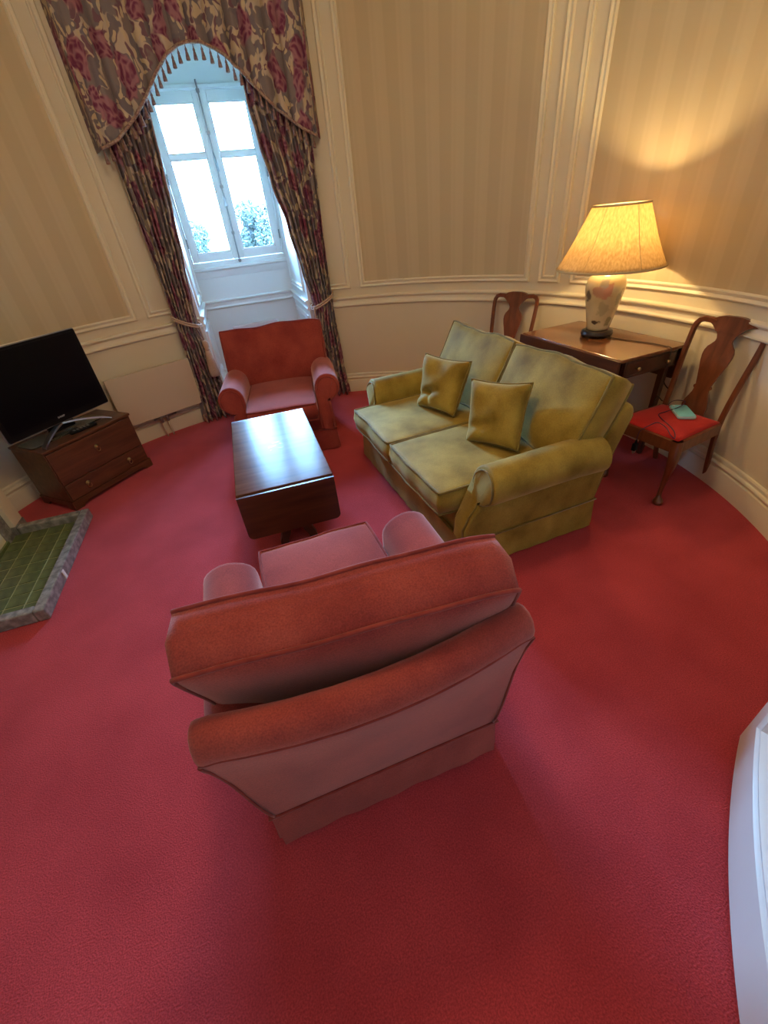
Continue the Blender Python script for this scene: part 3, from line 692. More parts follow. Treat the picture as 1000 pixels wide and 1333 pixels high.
def scatter_pillow(label, loc, rot, w, h, seed, fold=0.0):
    rnd = random.Random(seed); ph = [rnd.uniform(0, 6) for _ in range(6)]
    nu = 26; vs = []; fs = []; crown = .092
    for k, sgn in enumerate((1, -1)):
        base = len(vs)
        for i in range(nu + 1):
            for j in range(nu + 1):
                u = -1 + 2 * i / nu; v = -1 + 2 * j / nu
                x = u * w / 2 * (1 - .09 * (1 - v * v)); z = v * h / 2 * (1 - .09 * (1 - u * u))
                b = ((1 - u ** 4) * (1 - v ** 4)) ** .5 if abs(u) < 1 and abs(v) < 1 else 0
                y = sgn * crown * b * (1 + .12 * sin(u * 4 + ph[k]) * sin(v * 3 + ph[2 + k]))
                if fold and sgn > 0:
                    y -= fold * math.exp(-((v + .32 + .25 * u) / .16) ** 2) * b * smoothstep(-.6, .5, u)
                    y -= fold * .6 * math.exp(-((u - .3) / .13) ** 2) * b * smoothstep(-.1, -.6, v)
                y += .02 * u * v + .012 * v * v
                vs.append((x, y, z))
        for i in range(nu):
            for j in range(nu):
                a = base + i * (nu + 1) + j; fs.append((a, a + nu + 1, a + nu + 2, a + 1))
    o = thing('scatter_cushion', label, 'cushion', loc, 0, 'gold scatter cushions on the sofa'); o.rotation_euler = rot
    body = mesh('cushion_cover', vs, fs, 'gold_velvet', o)
    bm = bmesh.new(); bm.from_mesh(body.data); bmesh.ops.remove_doubles(bm, verts=bm.verts, dist=.0005); bmesh.ops.recalc_face_normals(bm, faces=bm.faces); bm.to_mesh(body.data); bm.free(); body.data.shade_smooth()
    per = [(i, 0) for i in range(nu)] + [(nu, j) for j in range(nu)] + [(i, nu) for i in range(nu, 0, -1)] + [(0, j) for j in range(nu, 0, -1)]
    MB().tube([vs[i * (nu + 1) + j] for i, j in per], .006, 7, closed=True).build('piping', 'gold_piping', o, True)
    return o
SR, SF = Vector((-.32, .948, 0)), Vector((-.948, -.32, 0))
def on_sofa(x, y, z): return Vector(SOFA) + SR * x + SF * y + Vector((0, 0, z))
scatter_pillow('crumpled gold scatter cushion with a folded dent, on the sofa seat nearer the window', on_sofa(.285, .40, .640), (radians(24), 0, SRZ + radians(22)), .36, .36, 4, .05)
scatter_pillow('smoother gold scatter cushion on the sofa seat away from the window', on_sofa(-.335, .385, .640), (radians(22), radians(4), SRZ + radians(30)), .35, .37, 9, .022)

# ================================================================== COFFEE TABLE (dropped leaves at both ends)
def coffee_table():
    c = Vector((-.6250, 2.3930, 0)); d = Vector((.265, -1.030, 0)).normalized()
    t = thing('coffee_table', 'low polished brown drop-leaf coffee table between the armchairs', 'table', c, face_dir(-d.x, -d.y))
    hw, hl, zt = .255, .513, .540
    top = autosmooth(MB().box(-hw, hw, -hl, hl, zt - .022, zt, .004).build('table_top', 'coffee_top', t), 30)
    # scuffs on the polish
    for (x, y, w, l, a) in ((-.02, -.02, .045, .006, .3), (.01, .03, .05, .004, .25), (.035, .0, .02, .004, -.5), (-.03, -.07, .012, .003, .2), (.03, -.06, .03, .003, .15)):
        q = MB().plate([(-w / 2, -l / 2), (0, -l * .8), (w / 2, -l / 3), (w / 2, l / 3), (0, l * .6), (-w / 2, l / 2)], 0, .0006, lambda u, v, s_: (x + u * cos(a) - v * sin(a), y + u * sin(a) + v * cos(a), zt - .0002 + s_)); q.build('scratch', 'dark_wood', top)
    for s in (-1, 1):
        r = .03; z0, z1 = .268, zt - .008; out = []
        for (cx, cz, a0) in ((hw - r, z0 + r, -90), (-hw + r, z0 + r, 180)):
            out += [(cx + r * cos(radians(a0 + k * 15)), cz + r * sin(radians(a0 + k * 15))) for k in range(7)] if a0 == -90 else []
        out = [(hw - r + r * cos(radians(-90 + k * 15)), z0 + r + r * sin(radians(-90 + k * 15))) for k in range(7)] + [(hw, z1), (-hw, z1)] + [(-hw + r + r * cos(radians(180 + k * 15)), z0 + r + r * sin(radians(180 + k * 15))) for k in range(7)]
        autosmooth(MB().plate(out, 0, .020, lambda u, v, w: (u, s * (hl + .003 + w + (zt - v) * .02), v)).build('drop_leaf', 'dark_wood', t), 30)
        for x in (-.16, .16): MB().box(x - .02, x + .02, s * hl - .012, s * hl + .012, zt - .024, zt - .018).build('hinge', 'brass', t)
    MB().box(-hw + .05, hw - .05, -hl + .09, hl - .09, zt - .105, zt - .022, .004).build('apron', 'dark_wood', t)
    # pedestal
    MB().lathe([(.075, .435), (.06, .40), (.045, .35), (.06, .30), (.072, .26), (.06, .21), (.04, .18), (.055, .15), (.085, .12), (.09, .10)], 20).build('pedestal', 'dark_wood_z', t, True)
    autosmooth(MB().box(-.075, .075, -.24, .24, .05, .105, .012).build('platform', 'dark_wood', t), 30)
    for sx in (-1, 1):
        for sy in (-1, 1):
            f = MB(); f.loft([[(sx * (.06 + dx) + a * w, sy * (.235 + dx) + b_ * w, z) for a, b_ in ((-1, -1), (1, -1), (1, 1), (-1, 1))] for z, dx, w in ((.085, 0, .030), (.05, .012, .028), (.02, .030, .024), (.0, .032, .026))])
            autosmooth(f.build('foot', 'dark_wood', t), 40)
    return t
coffee_table()

# ================================================================== SIDE TABLE behind the sofa
def side_table():
    c = Vector((1.632, 3.024, 0)); d = Vector((.331, -.944, 0))
    t = thing('side_table', 'mahogany drop-leaf side table carrying the lamp, behind the sofa', 'table', c, atan2(d.y, d.x))
    hl, hw, zt = .465, .277, .790       # local x runs to the drawer end, +y to the wall
    autosmooth(MB().box(-hl, hl, -hw, hw, zt - .020, zt, .005).build('table_top', 'table_top', t), 30)
    for s, spl in ((-1, .03), (1, .10)):
        z0, z1 = zt - .27, zt - .006
        out = [(-hl, z1), (-hl, z0 + .02), (-hl + .02, z0), (hl - .02, z0), (hl, z0 + .02), (hl, z1)]
        if s > 0: out = [(-hl, z1), (-hl, zt - .20), (-hl + .03, zt - .225), (hl - .03, zt - .225), (hl, zt - .20), (hl, z1)]
        yoff = (lambda v, w, s=s, spl=spl: s * (hw + .002 + w - .0 + (z1 - v) * (spl if s < 0 else -.10)))
        autosmooth(MB().plate(out, 0, .018, lambda u, v, w: (u, yoff(v, w), v)).build('drop_leaf', 'dark_wood', t), 30)
    ap = MB(); ap.box(-hl + .045, hl - .03, -hw + .05, -hw + .07, zt - .135, zt - .02).box(-hl + .045, hl - .03, hw - .07, hw - .05, zt - .135, zt - .02).box(-hl + .045, -hl + .065, -hw + .05, hw - .05, zt - .135, zt - .02)
    ap.build('apron', 'dark_wood', t)
    dr = autosmooth(MB().box(hl - .035, hl - .012, -hw + .055, hw - .055, zt - .130, zt - .024, .004).build('drawer', 'dark_wood', t), 30)
    MB().tube([(hl - .011, -hw + .065, zt - .036), (hl - .011, hw - .065, zt - .036), (hl - .011, hw - .065, zt - .118), (hl - .011, -hw + .065, zt - .118)], .003, 6, closed=True).build('cock_bead', 'dark_wood', dr, True)
    for y in (-.125, .125):
        k = MB().lathe([(.004, 0), (.007, .004), (.006, .012), (.012, .018), (.014, .024), (.010, .031), (.003, .033)], 14); o = k.build('knob', 'brass', dr, True)
        o.location = (hl - .012, y, zt - .078); o.rotation_euler = (0, radians(90), 0)
    for sx in (-1, 1):
        for sy in (-1, 1):
            x, y = sx * (hl - .065), sy * (hw - .068)
            lg = MB(); lg.loft([[(x + a * w, y + b_ * w, z) for a, b_ in ((-1, -1), (1, -1), (1, 1), (-1, 1))] for z, w in ((zt - .02, .024), (zt - .14, .024), (zt - .15, .020), (.07, .015), (.068, .019), (.05, .019), (.0, .013))]); lg.build('leg', 'dark_wood_z', t)
    return t
side_table()
TBZ = .790

# ---- lamp
def table_lamp():
    t = thing('table_lamp', 'lit ivory porcelain table lamp with pleated cream shade', 'lamp', (1.647, 3.080, TBZ))
    st = MB().lathe([(.088, .010), (.104, .014), (.106, .026), (.098, .032), (.100, .040), (.086, .048)], 32); st.build('lamp_stand', 'black_wood', t, True)
    for k in range(5):
        a = 2 * pi * k / 5; MB().box(.085 * cos(a) - .013, .085 * cos(a) + .013, .085 * sin(a) - .013, .085 * sin(a) + .013, 0, .016, .003).build('stand_foot', 'black_wood', t)
    MB().lathe([(.070, .046), (.074, .060), (.082, .10), (.095, .16), (.110, .23), (.121, .29), (.124, .325), (.116, .36), (.095, .385), (.070, .398), (.052, .405), (.047, .415), (.050, .424), (.040, .427)], 40).build('vase', 'vase', t, True)
    MB().lathe([(.030, .425), (.030, .432), (.014, .436), (.012, .47), (.017, .475), (.017, .52), (.008, .523)], 16).build('bulb_holder', 'brass', t, True)
    MB().lathe([(.010, .52), (.016, .535), (.030, .565), (.032, .585), (.024, .607), (.008, .618)], 20).build('bulb', 'bulb', t, True)
    # shade: bell curve with fine pleats
    n = 180; rings = []
    prof = [(.322, .432), (.310, .452), (.272, .520), (.236, .590), (.205, .660), (.178, .720), (.160, .762)]
    for k, (r, z) in enumerate(prof): rings.append([(r * (1 + .006 * (q % 2)) * cos(2 * pi * q / n), r * (1 + .006 * (q % 2)) * sin(2 * pi * q / n), z) for q in range(n)])
    sh = MB().loft(rings, cap=False).build('lamp_shade', 'shade', t, True)
    sd = sh.modifiers.new('thick', 'SOLIDIFY'); sd.thickness = .0015; sd.offset = 0
    for r, z, w in ((.324, .432, .007), (.161, .764, .006)):
        MB().tube([(r * cos(2 * pi * q / 60), r * sin(2 * pi * q / 60), z) for q in range(60)], w, 8, closed=True).build('shade_binding', 'shade_trim', sh, True)
    for k in range(6):
        a = 2 * pi * k / 6 + .62; MB().tube([((r + .0025) * cos(a), (r + .0025) * sin(a), z) for r, z in prof], .0016, 5).build('shade_rib', 'shade_trim', sh, True)
    sp = MB()
    for k in range(3):
        a = 2 * pi * k / 3; sp.tube([(0, 0, .745), (.158 * cos(a), .158 * sin(a), .762)], .0018, 5)
    for s in (-1, 1): sp.tube([(s * .012, 0, .50), (s * .05, 0, .56), (s * .055, 0, .66), (0, 0, .745)], .0018, 5)
    sp.build('shade_carrier', 'brass', t, True)
    L = bpy.data.lights.new('lamp_light', 'POINT'); L.energy = LAMP_W; L.color = LAMP_COL; L.shadow_soft_size = .035
    lo = bpy.data.objects.new('lamp_light', L); COL.objects.link(lo); lo.parent = t; lo.location = (0, 0, .625)
    return t
table_lamp()
def curve_pts(keys, n=8):
    out = []; K = [Vector(k) for k in keys]
    for i in range(len(K) - 1):
        p0, p1, p2, p3 = K[max(i - 1, 0)], K[i], K[i + 1], K[min(i + 2, len(K) - 1)]
        for q in range(n):
            s = q / n; out.append(.5 * ((2 * p1) + (p2 - p0) * s + (2 * p0 - 5 * p1 + 4 * p2 - p3) * s * s + (3 * p1 - p0 - 3 * p2 + p3) * s ** 3))
    out.append(K[-1]); return out
# lamp flex: from the stand over the drawer end of the table and down
tx, ty = Vector((.331, -.944, 0)), Vector((.944, .331, 0)); T0 = Vector((1.632, 3.024, 0))
def on_table(x, y, z): return T0 + tx * x + ty * y + Vector((0, 0, z))
fx = curve_pts([on_table(.045, .02, TBZ + .012), on_table(.10, .06, TBZ + .004), on_table(.20, .085, TBZ + .004), on_table(.32, .12, TBZ + .004), on_table(.42, .13, TBZ + .004), on_table(.462, .125, TBZ + .004), on_table(.476, .122, TBZ - .02), on_table(.478, .125, TBZ - .12), on_table(.470, .15, TBZ - .22), on_table(.50, .21, TBZ - .30), on_table(.47, .20, TBZ - .36), on_table(.44, .16, TBZ - .33), on_table(.43, .17, .30), on_table(.42, .19, .02)], 6)
tag(MB().tube(fx, .0035, 6).build('lamp_flex', 'cable_black', None, True), 'thin brown lamp flex trailing over the end of the side table', 'cable')

# ================================================================== DINING CHAIRS
def dining_chair(label, loc, rz, full=True):
    t = thing('dining_chair', label, 'chair', loc, rz, 'mahogany dining chairs')
    SZ, FW, BW, DP = .430, .225, .190, .43
    by = lambda z: -.105 * (max(0, z - .42) / .56) ** 1.25 if z > .42 else -.085 * ((.42 - z) / .42) ** 1.6
    # seat rails
    def rail(a, b_, w, h, name='seat_rail'):
        a, b_ = Vector(a), Vector(b_); e = (b_ - a).normalized(); nn = Vector((-e.y, e.x, 0)) * w / 2
        m = MB(); m.loft([[p + nn + Vector((0, 0, SZ - h)), p - nn + Vector((0, 0, SZ - h)), p - nn + Vector((0, 0, SZ)), p + nn + Vector((0, 0, SZ))] for p in (a, b_)]); m.build(name, 'chair_wood', t)
    rail((-FW + .01, DP - .012, 0), (FW - .01, DP - .012, 0), .024, .068); rail((-BW, .012, 0), (BW, .012, 0), .024, .068)
    for s in (-1, 1): rail((s * (BW - .0), .02, 0), (s * (FW - .012), DP - .02, 0), .024, .068)
    # drop-in seat pad
    nu = 14; vs = []; fs = []
    for i in range(nu + 1):
        for j in range(nu + 1):
            u, v = -1 + 2 * i / nu, j / nu; hw = (BW - .006) + (FW - .016 - BW) * v
            b = ((1 - abs(u) ** 3.2) * (1 - abs(2 * v - 1) ** 3.2)) ** .5 if abs(u) < 1 and 0 < v < 1 else 0
            vs.append((u * hw, .012 + v * (DP - .034), SZ + .006 + .018 * b))
    n1 = len(vs); vs += [(x, y, SZ - .02) for x, y, z in vs[:n1]]
    fs = [(i * (nu + 1) + j, (i + 1) * (nu + 1) + j, (i + 1) * (nu + 1) + j + 1, i * (nu + 1) + j + 1) for i in range(nu) for j in range(nu)]
    fs += [tuple(n1 + q for q in f) for f in fs[:nu * nu]]
    per = [i * (nu + 1) for i in range(nu)] + [nu * (nu + 1) + j for j in range(nu)] + [i * (nu + 1) + nu for i in range(nu, 0, -1)] + list(range(nu, 0, -1))
    fs += [(per[q], per[(q + 1) % len(per)], n1 + per[(q + 1) % len(per)], n1 + per[q]) for q in range(len(per))]
    mesh('seat_pad', vs, fs, 'seat_red', t)
    # cabriole front legs with pad feet
    for s in (-1, 1):
        rings = []
        for z, off, w, sq in ((SZ, .0, .026, 1), (.385, .003, .027, .9), (.350, .012, .028, .6), (.30, .016, .0255, .4), (.24, .010, .021, .2), (.17, .0, .0165, 0), (.11, -.006, .0135, 0), (.07, -.006, .0125, 0), (.045, -.002, .0145, 0), (.032, .004, .025, 0), (.018, .006, .030, 0), (.006, .006, .027, 0), (.0, .006, .022, 0)):
            cx, cyy = s * (FW - .026 + off), DP - .026 + off; ring = []
            for k in range(16):
                a = 2 * pi * k / 16 + pi / 16; c_, s_ = cos(a), sin(a); q = max(abs(c_), abs(s_)); m = 1 * (1 - sq) + sq / q
                ring.append((cx + w * c_ * m, cyy + w * s_ * m, z))
            rings.append(ring)
        autosmooth(MB().loft(rings).build('front_leg', 'chair_wood', t), 45)
    # rear legs running up into the back posts and over the shoulders
    for s in (-1, 1):
        keys = []
        for z in [0, .08, .16, .24, .32, .40, .46, .54, .62, .70, .78, .85, .90]:
            x = BW - .012 + (.020 * smoothstep(.45, .9, z)) + .0 * z; keys.append((s * x, by(z), z))
        keys += [(s * (BW + .004), by(.925), .925), (s * (BW - .010), by(.945), .945), (s * (BW - .035), by(.955), .954), (s * (BW - .075), by(.953), .952), (s * (BW - .105), by(.945), .945)]
        rings = []
        for i, k in enumerate(keys):
            a = Vector(keys[max(0, i - 1)]); b_ = Vector(keys[min(len(keys) - 1, i + 1)]); d = (b_ - a).normalized()
            side = Vector((d.z, 0, -d.x)).normalized() * s * -1; dep = Vector((0, 1, 0)); p = Vector(k); w = .0155 if i < 13 else .0165; dp = .017 if 3 < i < 13 else .015
            r = []
            for q in range(10):
                an = 2 * pi * q / 10 + pi / 10; cc, ss = cos(an), sin(an); m = 1 / (abs(cc) ** 3.5 + abs(ss) ** 3.5) ** (1 / 3.5)
                r.append(p + side * (w * cc * m) + dep * (dp * ss * m))
            rings.append(r)
        autosmooth(MB().loft(rings).build('rear_leg', 'chair_wood', t), 50)
    # crest and vase-shaped splat cut from one board, following the rake
    crest = [(0, .984), (.045, .983), (.080, .976), (.105, .962), (.118, .950), (.112, .940), (.095, .930), (.078, .915), (.064, .900)]
    full_o = [(x, z) for x, z in crest] + [(-x, z) for x, z in reversed(crest)][:-1]
    o_c = autosmooth(MB().plate(full_o, -.013, .013, lambda u, v, w: (u, by(v) + w, v)).build('crest_rail', 'chair_wood', t), 40)
    half = [(.066, .905), (.052, .885), (.044, .865), (.046, .850), (.058, .835), (.074, .818), (.083, .795), (.084, .77), (.078, .735), (.068, .70), (.058, .66), (.048, .62), (.044, .605), (.052, .598), (.053, .588), (.044, .580), (.046, .56), (.056, .535), (.068, .51), (.075, .485), (.076, .45), (.076, .425)]
    rows = [[(-x, by(z) - .006, z), (x, by(z) - .006, z), (x, by(z) + .006, z), (-x, by(z) + .006, z)] for x, z in half]
    autosmooth(MB().loft(rows).build('splat', 'chair_wood', t), 40)
    return t
dining_chair('mahogany dining chair with scarlet seat, a pale blue handset lying on it', (2.020, 2.424, 0), face_dir(-.924, -.381))
dining_chair('mahogany dining chair of which only the vase-splat back shows above the sofa', (1.272, 3.892, 0), face_dir(-.713, -.70))

# ---- handset, charging cable and plug on the chair
CH = Vector((2.020, 2.424, 0)); CF = Vector((-.924, -.381, 0)); CRt = Vector((-.381, .924, 0))
def phone():
    d = Vector((-.055, -.192, 0)).normalized(); t = thing('handset', 'pale blue handset in a rounded case on the scarlet chair seat', 'phone', (1.925, 2.381, .4555), face_dir(-d.x, -d.y))
    def rrect(w, l, r): return [(sx * (w - r) + r * cos(radians(a0 + k * 18)), sy * (l - r) + r * sin(radians(a0 + k * 18))) for sx, sy, a0 in ((1, 1, 0), (-1, 1, 90), (-1, -1, 180), (1, -1, 270)) for k in range(6)]
    body = MB(); body.loft([[(x, y, z) for x, y in rrect(w, l, .014)] for z, w, l in ((0, .046, .090), (.004, .050, .094), (.014, .050, .094), (.017, .048, .092))])
    autosmooth(body.build('case', 'phone_edge', t), 30)
    autosmooth(MB().plate(rrect(.046, .090, .012), .0165, .0195, lambda u, v, w: (u, v, w)).build('back_panel', 'phone_blue', t), 30)
    MB().lathe([(.007, .0195), (.007, .0210), (.004, .0212)], 14, (-.030, .072)).build('camera_lens', 'logo', t, True)
phone()
def cp(x, y, z): return CH + CRt * x + CF * y + Vector((0, 0, z))
SP = .4575
ck = curve_pts([(1.905, 2.470, SP + .010), (1.925, 2.520, SP + .004), (1.970, 2.535, SP + .02), (1.990, 2.470, SP + .035), (1.930, 2.420, SP + .028), (1.850, 2.420, SP + .004), (1.790, 2.400, SP), (1.770, 2.330, SP - .002), (1.760, 2.240, SP - .004), (1.740, 2.160, SP - .006), (1.712, 2.108, SP - .018), (1.690, 2.120, SP + .0), (1.705, 2.190, SP + .012), (1.690, 2.250, SP + .02), (1.655, 2.262, SP + .004), (1.600, 2.255, .435), (1.590, 2.255, .40), (1.593, 2.258, .372)], 7)
tag(MB().tube(ck, .0028, 6).build('charging_cable', 'cable_purple', None, True), 'dark purple charging cable looped across the scarlet chair seat', 'cable')
def plug():
    t = thing('charger_plug', 'black charger plug dangling below the front rail of the dining chair', 'plug', (1.594, 2.259, .300), .5)
    MB().box(-.016, .016, -.013, .013, .0, .048, .005).build('plug_body', 'black_plastic', t); MB().lathe([(.009, .046), (.007, .06), (.004, .072)], 10).build('strain_relief', 'black_plastic', t, True)
    for x, y in ((-.009, -.004), (.009, -.004), (0, .006)): MB().box(x - .003, x + .003, y - .002, y + .002, -.018, .002).build('pin', 'steel', t)
plug()

# ================================================================== TV CABINET, TV
FRc, FLc = Vector((-2.001, 3.414, 0)), Vector((-2.334, 2.763, 0)); TU = (FRc - FLc).normalized(); TN = Vector((TU.y, -TU.x, 0))   # TN towards the room
def tv_cabinet():
    # local +y faces the room, +x to the right when facing the room
    c = (FRc + FLc) / 2; t = thing('tv_cabinet', 'low brown walnut chest with drawers under the television', 'cabinet', c, face_dir(TN.x, TN.y))
    hw, dp, zt = .366, .40, .490
    t.location = c
    autosmooth(MB().box(-hw + .008, hw - .008, -dp, -.008, .062, zt - .018, .004).build('cabinet_body', 'cabinet_wood', t), 30)
    autosmooth(MB().box(-hw, hw, -dp - .004, .004, zt - .020, zt, .005).build('cabinet_top', 'cabinet_wood', t), 30)
    plinth = [(-hw, 0), (-hw, .072), (hw, .072), (hw, 0), (hw - .07, 0), (hw - .08, .016), (hw - .12, .030), (-hw + .12, .030), (-hw + .08, .016), (-hw + .07, 0)]
    MB().plate(plinth, -.018, .002, lambda u, v, w: (u, w, v)).build('plinth', 'cabinet_wood', t)
    for s in (-1, 1):
        pp = [(0, 0), (0, .072), (-dp, .072), (-dp, 0), (-dp + .07, 0), (-dp + .09, .028), (-.09, .028), (-.07, 0)]
        MB().plate(pp, -.010, .010, lambda u, v, w, s=s: (s * (hw - .010) + w, u - .002, v)).build('plinth', 'cabinet_wood', t)
    d1 = autosmooth(MB().box(-hw + .016, hw - .016, -.012, .002, .215, zt - .028, .003).build('fall_front', 'cabinet_wood', t), 30)
    d2 = autosmooth(MB().box(-hw + .016, hw - .016, -.012, .003, .080, .208, .003).build('drawer', 'cabinet_wood', t), 30)
    def pull(x, z, par, ring):
        b = MB().lathe([(.018, 0), (.018, .003), (.008, .006), (.009, .014), (.004, .017)], 12); o = b.build('handle', 'brass', par, True); o.location = (x, .002, z); o.rotation_euler = (radians(-90), 0, 0)
        r = MB().tube([(.014 * sin(2 * pi * k / 16), .013, -.016 + .018 * cos(2 * pi * k / 16) - .002) for k in range(16)], .0028, 6, closed=True); q = r.build('drop_ring', 'brass', par, True); q.location = (x, .002, z)
    pull(-.0, .365, d1, 1); pull(-.19, .150, d2, 1); pull(.19, .150, d2, 1)
    return t
tv_cabinet()
def television():
    c = (FRc + FLc) / 2 - TN * .155 - TU * .045
    fdir = Vector((TN.x, TN.y, 0)).normalized()
    t = thing('television', 'black flat-screen television with silver rim on the brown chest', 'television', (c.x, c.y, .490), face_dir(fdir.x, fdir.y) + radians(2.0))
    hw, z0, z1 = .402, .085, .662
    def rr(w, l, r, cz): return [(sx * (w - r) + r * cos(radians(a0 + k * 18)), cz + sy * (l - r) + r * sin(radians(a0 + k * 18))) for sx, sy, a0 in ((1, 1, 0), (-1, 1, 90), (-1, -1, 180), (1, -1, 270)) for k in range(6)]
    cz, hh = (z0 + z1) / 2, (z1 - z0) / 2
    autosmooth(MB().loft([[(x, y, z) for x, z in rr(hw * k, hh * k, .014, cz)] for y, k in ((-.085, .80), (-.07, .88), (-.04, .985), (-.002, 1.0))]).build('casing', 'silver_trim', t), 30)
    autosmooth(MB().plate(rr(hw - .006, hh - .006, .012, cz), -.006, .006, lambda u, v, w: (u, w, v)).build('bezel', 'black_plastic', t), 30)
    MB().plate(rr(hw - .032, hh - .036, .004, cz + .014), .004, .0072, lambda u, v, w: (u, w, v)).build('screen', 'black_gloss', t)
    # maker's word in pale silver capitals below the screen: tiny flat bars of lettering
    tc = bpy.data.curves.new('maker_lettering', 'FONT'); tc.body = 'SHARP'; tc.size = .017; tc.extrude = .0006; tc.align_x = 'CENTER'; tc.space_character = 1.1
    tmp = bpy.data.objects.new('maker_lettering', tc); COL.objects.link(tmp); dg = bpy.context.evaluated_depsgraph_get(); me = bpy.data.meshes.new_from_object(tmp.evaluated_get(dg)); bpy.data.objects.remove(tmp)
    lo = link('maker_lettering', me, 'logo', t); lo.location = (0.0, .0075, z0 + .038); lo.rotation_euler = (radians(90), 0, pi); lo['label'] = 'pale silver maker lettering'
    # neck, arched chrome foot and glass plate
    MB().box(-.10, .10, -.075, -.045, .02, z0 + .06, .006).build('neck', 'black_plastic', t)
    MB().plate(rr(.30, .10, .03, 0), 0.001, .010, lambda u, v, w: (u, v - .07, w)).build('glass_base', 'stand_glass', t)
    ar = [(-.275 + .55 * k / 24, .075 - .0 , .010 + .062 * sin(pi * k / 24) ** .8) for k in range(25)]
    ar = [(x, .115 - .16 * (1 - abs(x) / .275) ** 1.1, z) for x, y, z in ar]
    rings = []
    for x, y, z in ar: rings.append([(x, y - .024, z - .005), (x, y + .024, z - .005), (x, y + .022, z + .007), (x, y - .022, z + .007)])
    autosmooth(MB().loft(rings).build('arched_foot', 'steel', t), 40)
    return t
television()
rm = thing('remote_control', 'slim black remote control lying under the television', 'remote control', (-2.228, 3.140, .490), face_dir(.135, .194) )
autosmooth(MB().box(-.022, .022, -.10, .10, .0, .020, .006).build('remote_body', 'black_plastic', rm), 30)
for i in range(5):
    for j in range(3): MB().box(-.013 + j * .010, -.006 + j * .010, -.07 + i * .026, -.056 + i * .026, .0195, .0215).build('button', 'silver_trim', rm)

# ================================================================== RADIATOR on the wall
def radiator():
    A0, A1 = Vector(pol(-17.85, RAD - .075, 0)), Vector(pol(-35.6, RAD - .075, 0))
    t = thing('wall_radiator', 'flat cream panel radiator on the wall between curtain and television', 'radiator'); room(t)
    d = (A1 - A0).normalized(); n = Vector((d.y, -d.x, 0)); n = n if n.dot(A0) < 0 else -n
    L = (A1 - A0).length
    def f(u, v, w): p = A0 + d * u + n * w; return (p.x, p.y, v)
    autosmooth(MB().plate([(0, .222), (L, .222), (L, .662), (0, .662)], .0, .028, f).build('front_panel', 'radiator', t), 30)
    autosmooth(MB().plate([(.01, .232), (L - .01, .232), (L - .01, .652), (.01, .652)], -.035, -.01, f).build('rear_panel', 'radiator', t), 30)
    for u in (.12, L - .12): MB().plate([(u, .25), (u + .03, .25), (u + .03, .60), (u, .60)], -.075, 0, f).build('bracket', 'radiator', t)
    for u in (.375, .435):
        MB().tube([f(u, 0.001, -.01), f(u, .10, -.01), f(u, .19, -.01)], .0085, 8).build('pipe', 'trim', t, True)
        MB().tube([f(u, .15, -.01), f(u, .215, -.01)], .015, 10).build('valve', 'bolt_metal', t, True)
    MB().tube([f(.28, .198, -.01), f(.50, .198, -.01)], .010, 8).build('valve_bar', 'bolt_metal', t, True)
radiator()
# low heater panel under the window, behind the far armchair
hp = thing('panel_heater', 'low pinkish panel heater on the white wall under the window', 'heater'); room(hp)
autosmooth(MB().box(-.275, .265, A_D - .085, A_D - .045, .20, .690, .018).build('heater_case', 'heater_pink', hp), 30)
for x in (-.18, .17): MB().box(x - .02, x + .02, A_D - .05, A_D - .002, .30, .58).build('bracket', 'white_paint', hp)

# ================================================================== FIREPLACE
E1 = Vector((.2595, -.9657, 0)); E2 = Vector((-.9657, -.2595, 0)); H0 = Vector((-2.150, 2.660, 0))   # E1 along the kerb, E2 to the wall
FRZ = atan2(E1.y, E1.x)      # local x = along, local y = to the room (-E2 ... left of x)
HL, HD = 1.048, .455
def hearth():
    t = thing('hearth', 'tiled green hearth with grey marble kerb in front of the fireplace', 'hearth', H0, FRZ)
    Y = -1  # depth runs along -y in local space
    k = .058; kh = .078
    kb = [('kerb', (0, HL, -k, 0)), ('kerb', (0, k, -HD, -k)), ('kerb', (HL - k, HL, -HD, -k))]
    for nm, (x0, x1, y0, y1) in kb: autosmooth(MB().box(x0 + .0008, x1 - .0008, y0 + .0008, y1 - .0008, 0, kh, .008).build(nm, 'marble', t), 30)
    HB = HD + .030
    MB().box(k, HL - k, -HB, -k, 0, .022).build('grout_bed', 'grout', t)
    nx, ny = 9, 4; w = (HL - 2 * k) / nx; d = (HB - k) / ny; rnd = random.Random(5); tm = None
    for i in range(nx):
        for j in range(ny):
            if tm is None:
                m = MB().box(-w / 2 + .004, w / 2 - .004, -d / 2 + .004, d / 2 - .004, 0, .008, .002); o = m.build('tile', 'tile', t); tm = o.data
            else: o = link('tile', tm, None, t)
            o.location = (k + w * (i + .5), -k - d * (j + .5), .018 + rnd.uniform(-.001, .001)); o.rotation_euler = (rnd.uniform(-.008, .008), rnd.uniform(-.008, .008), 0)
    MB().box(.70, .724, -.004, .004, .012, .068).build('paper_sticker', 'white_paint', t)['label'] = 'small pale sticker on the kerb'
    return t
hearth()
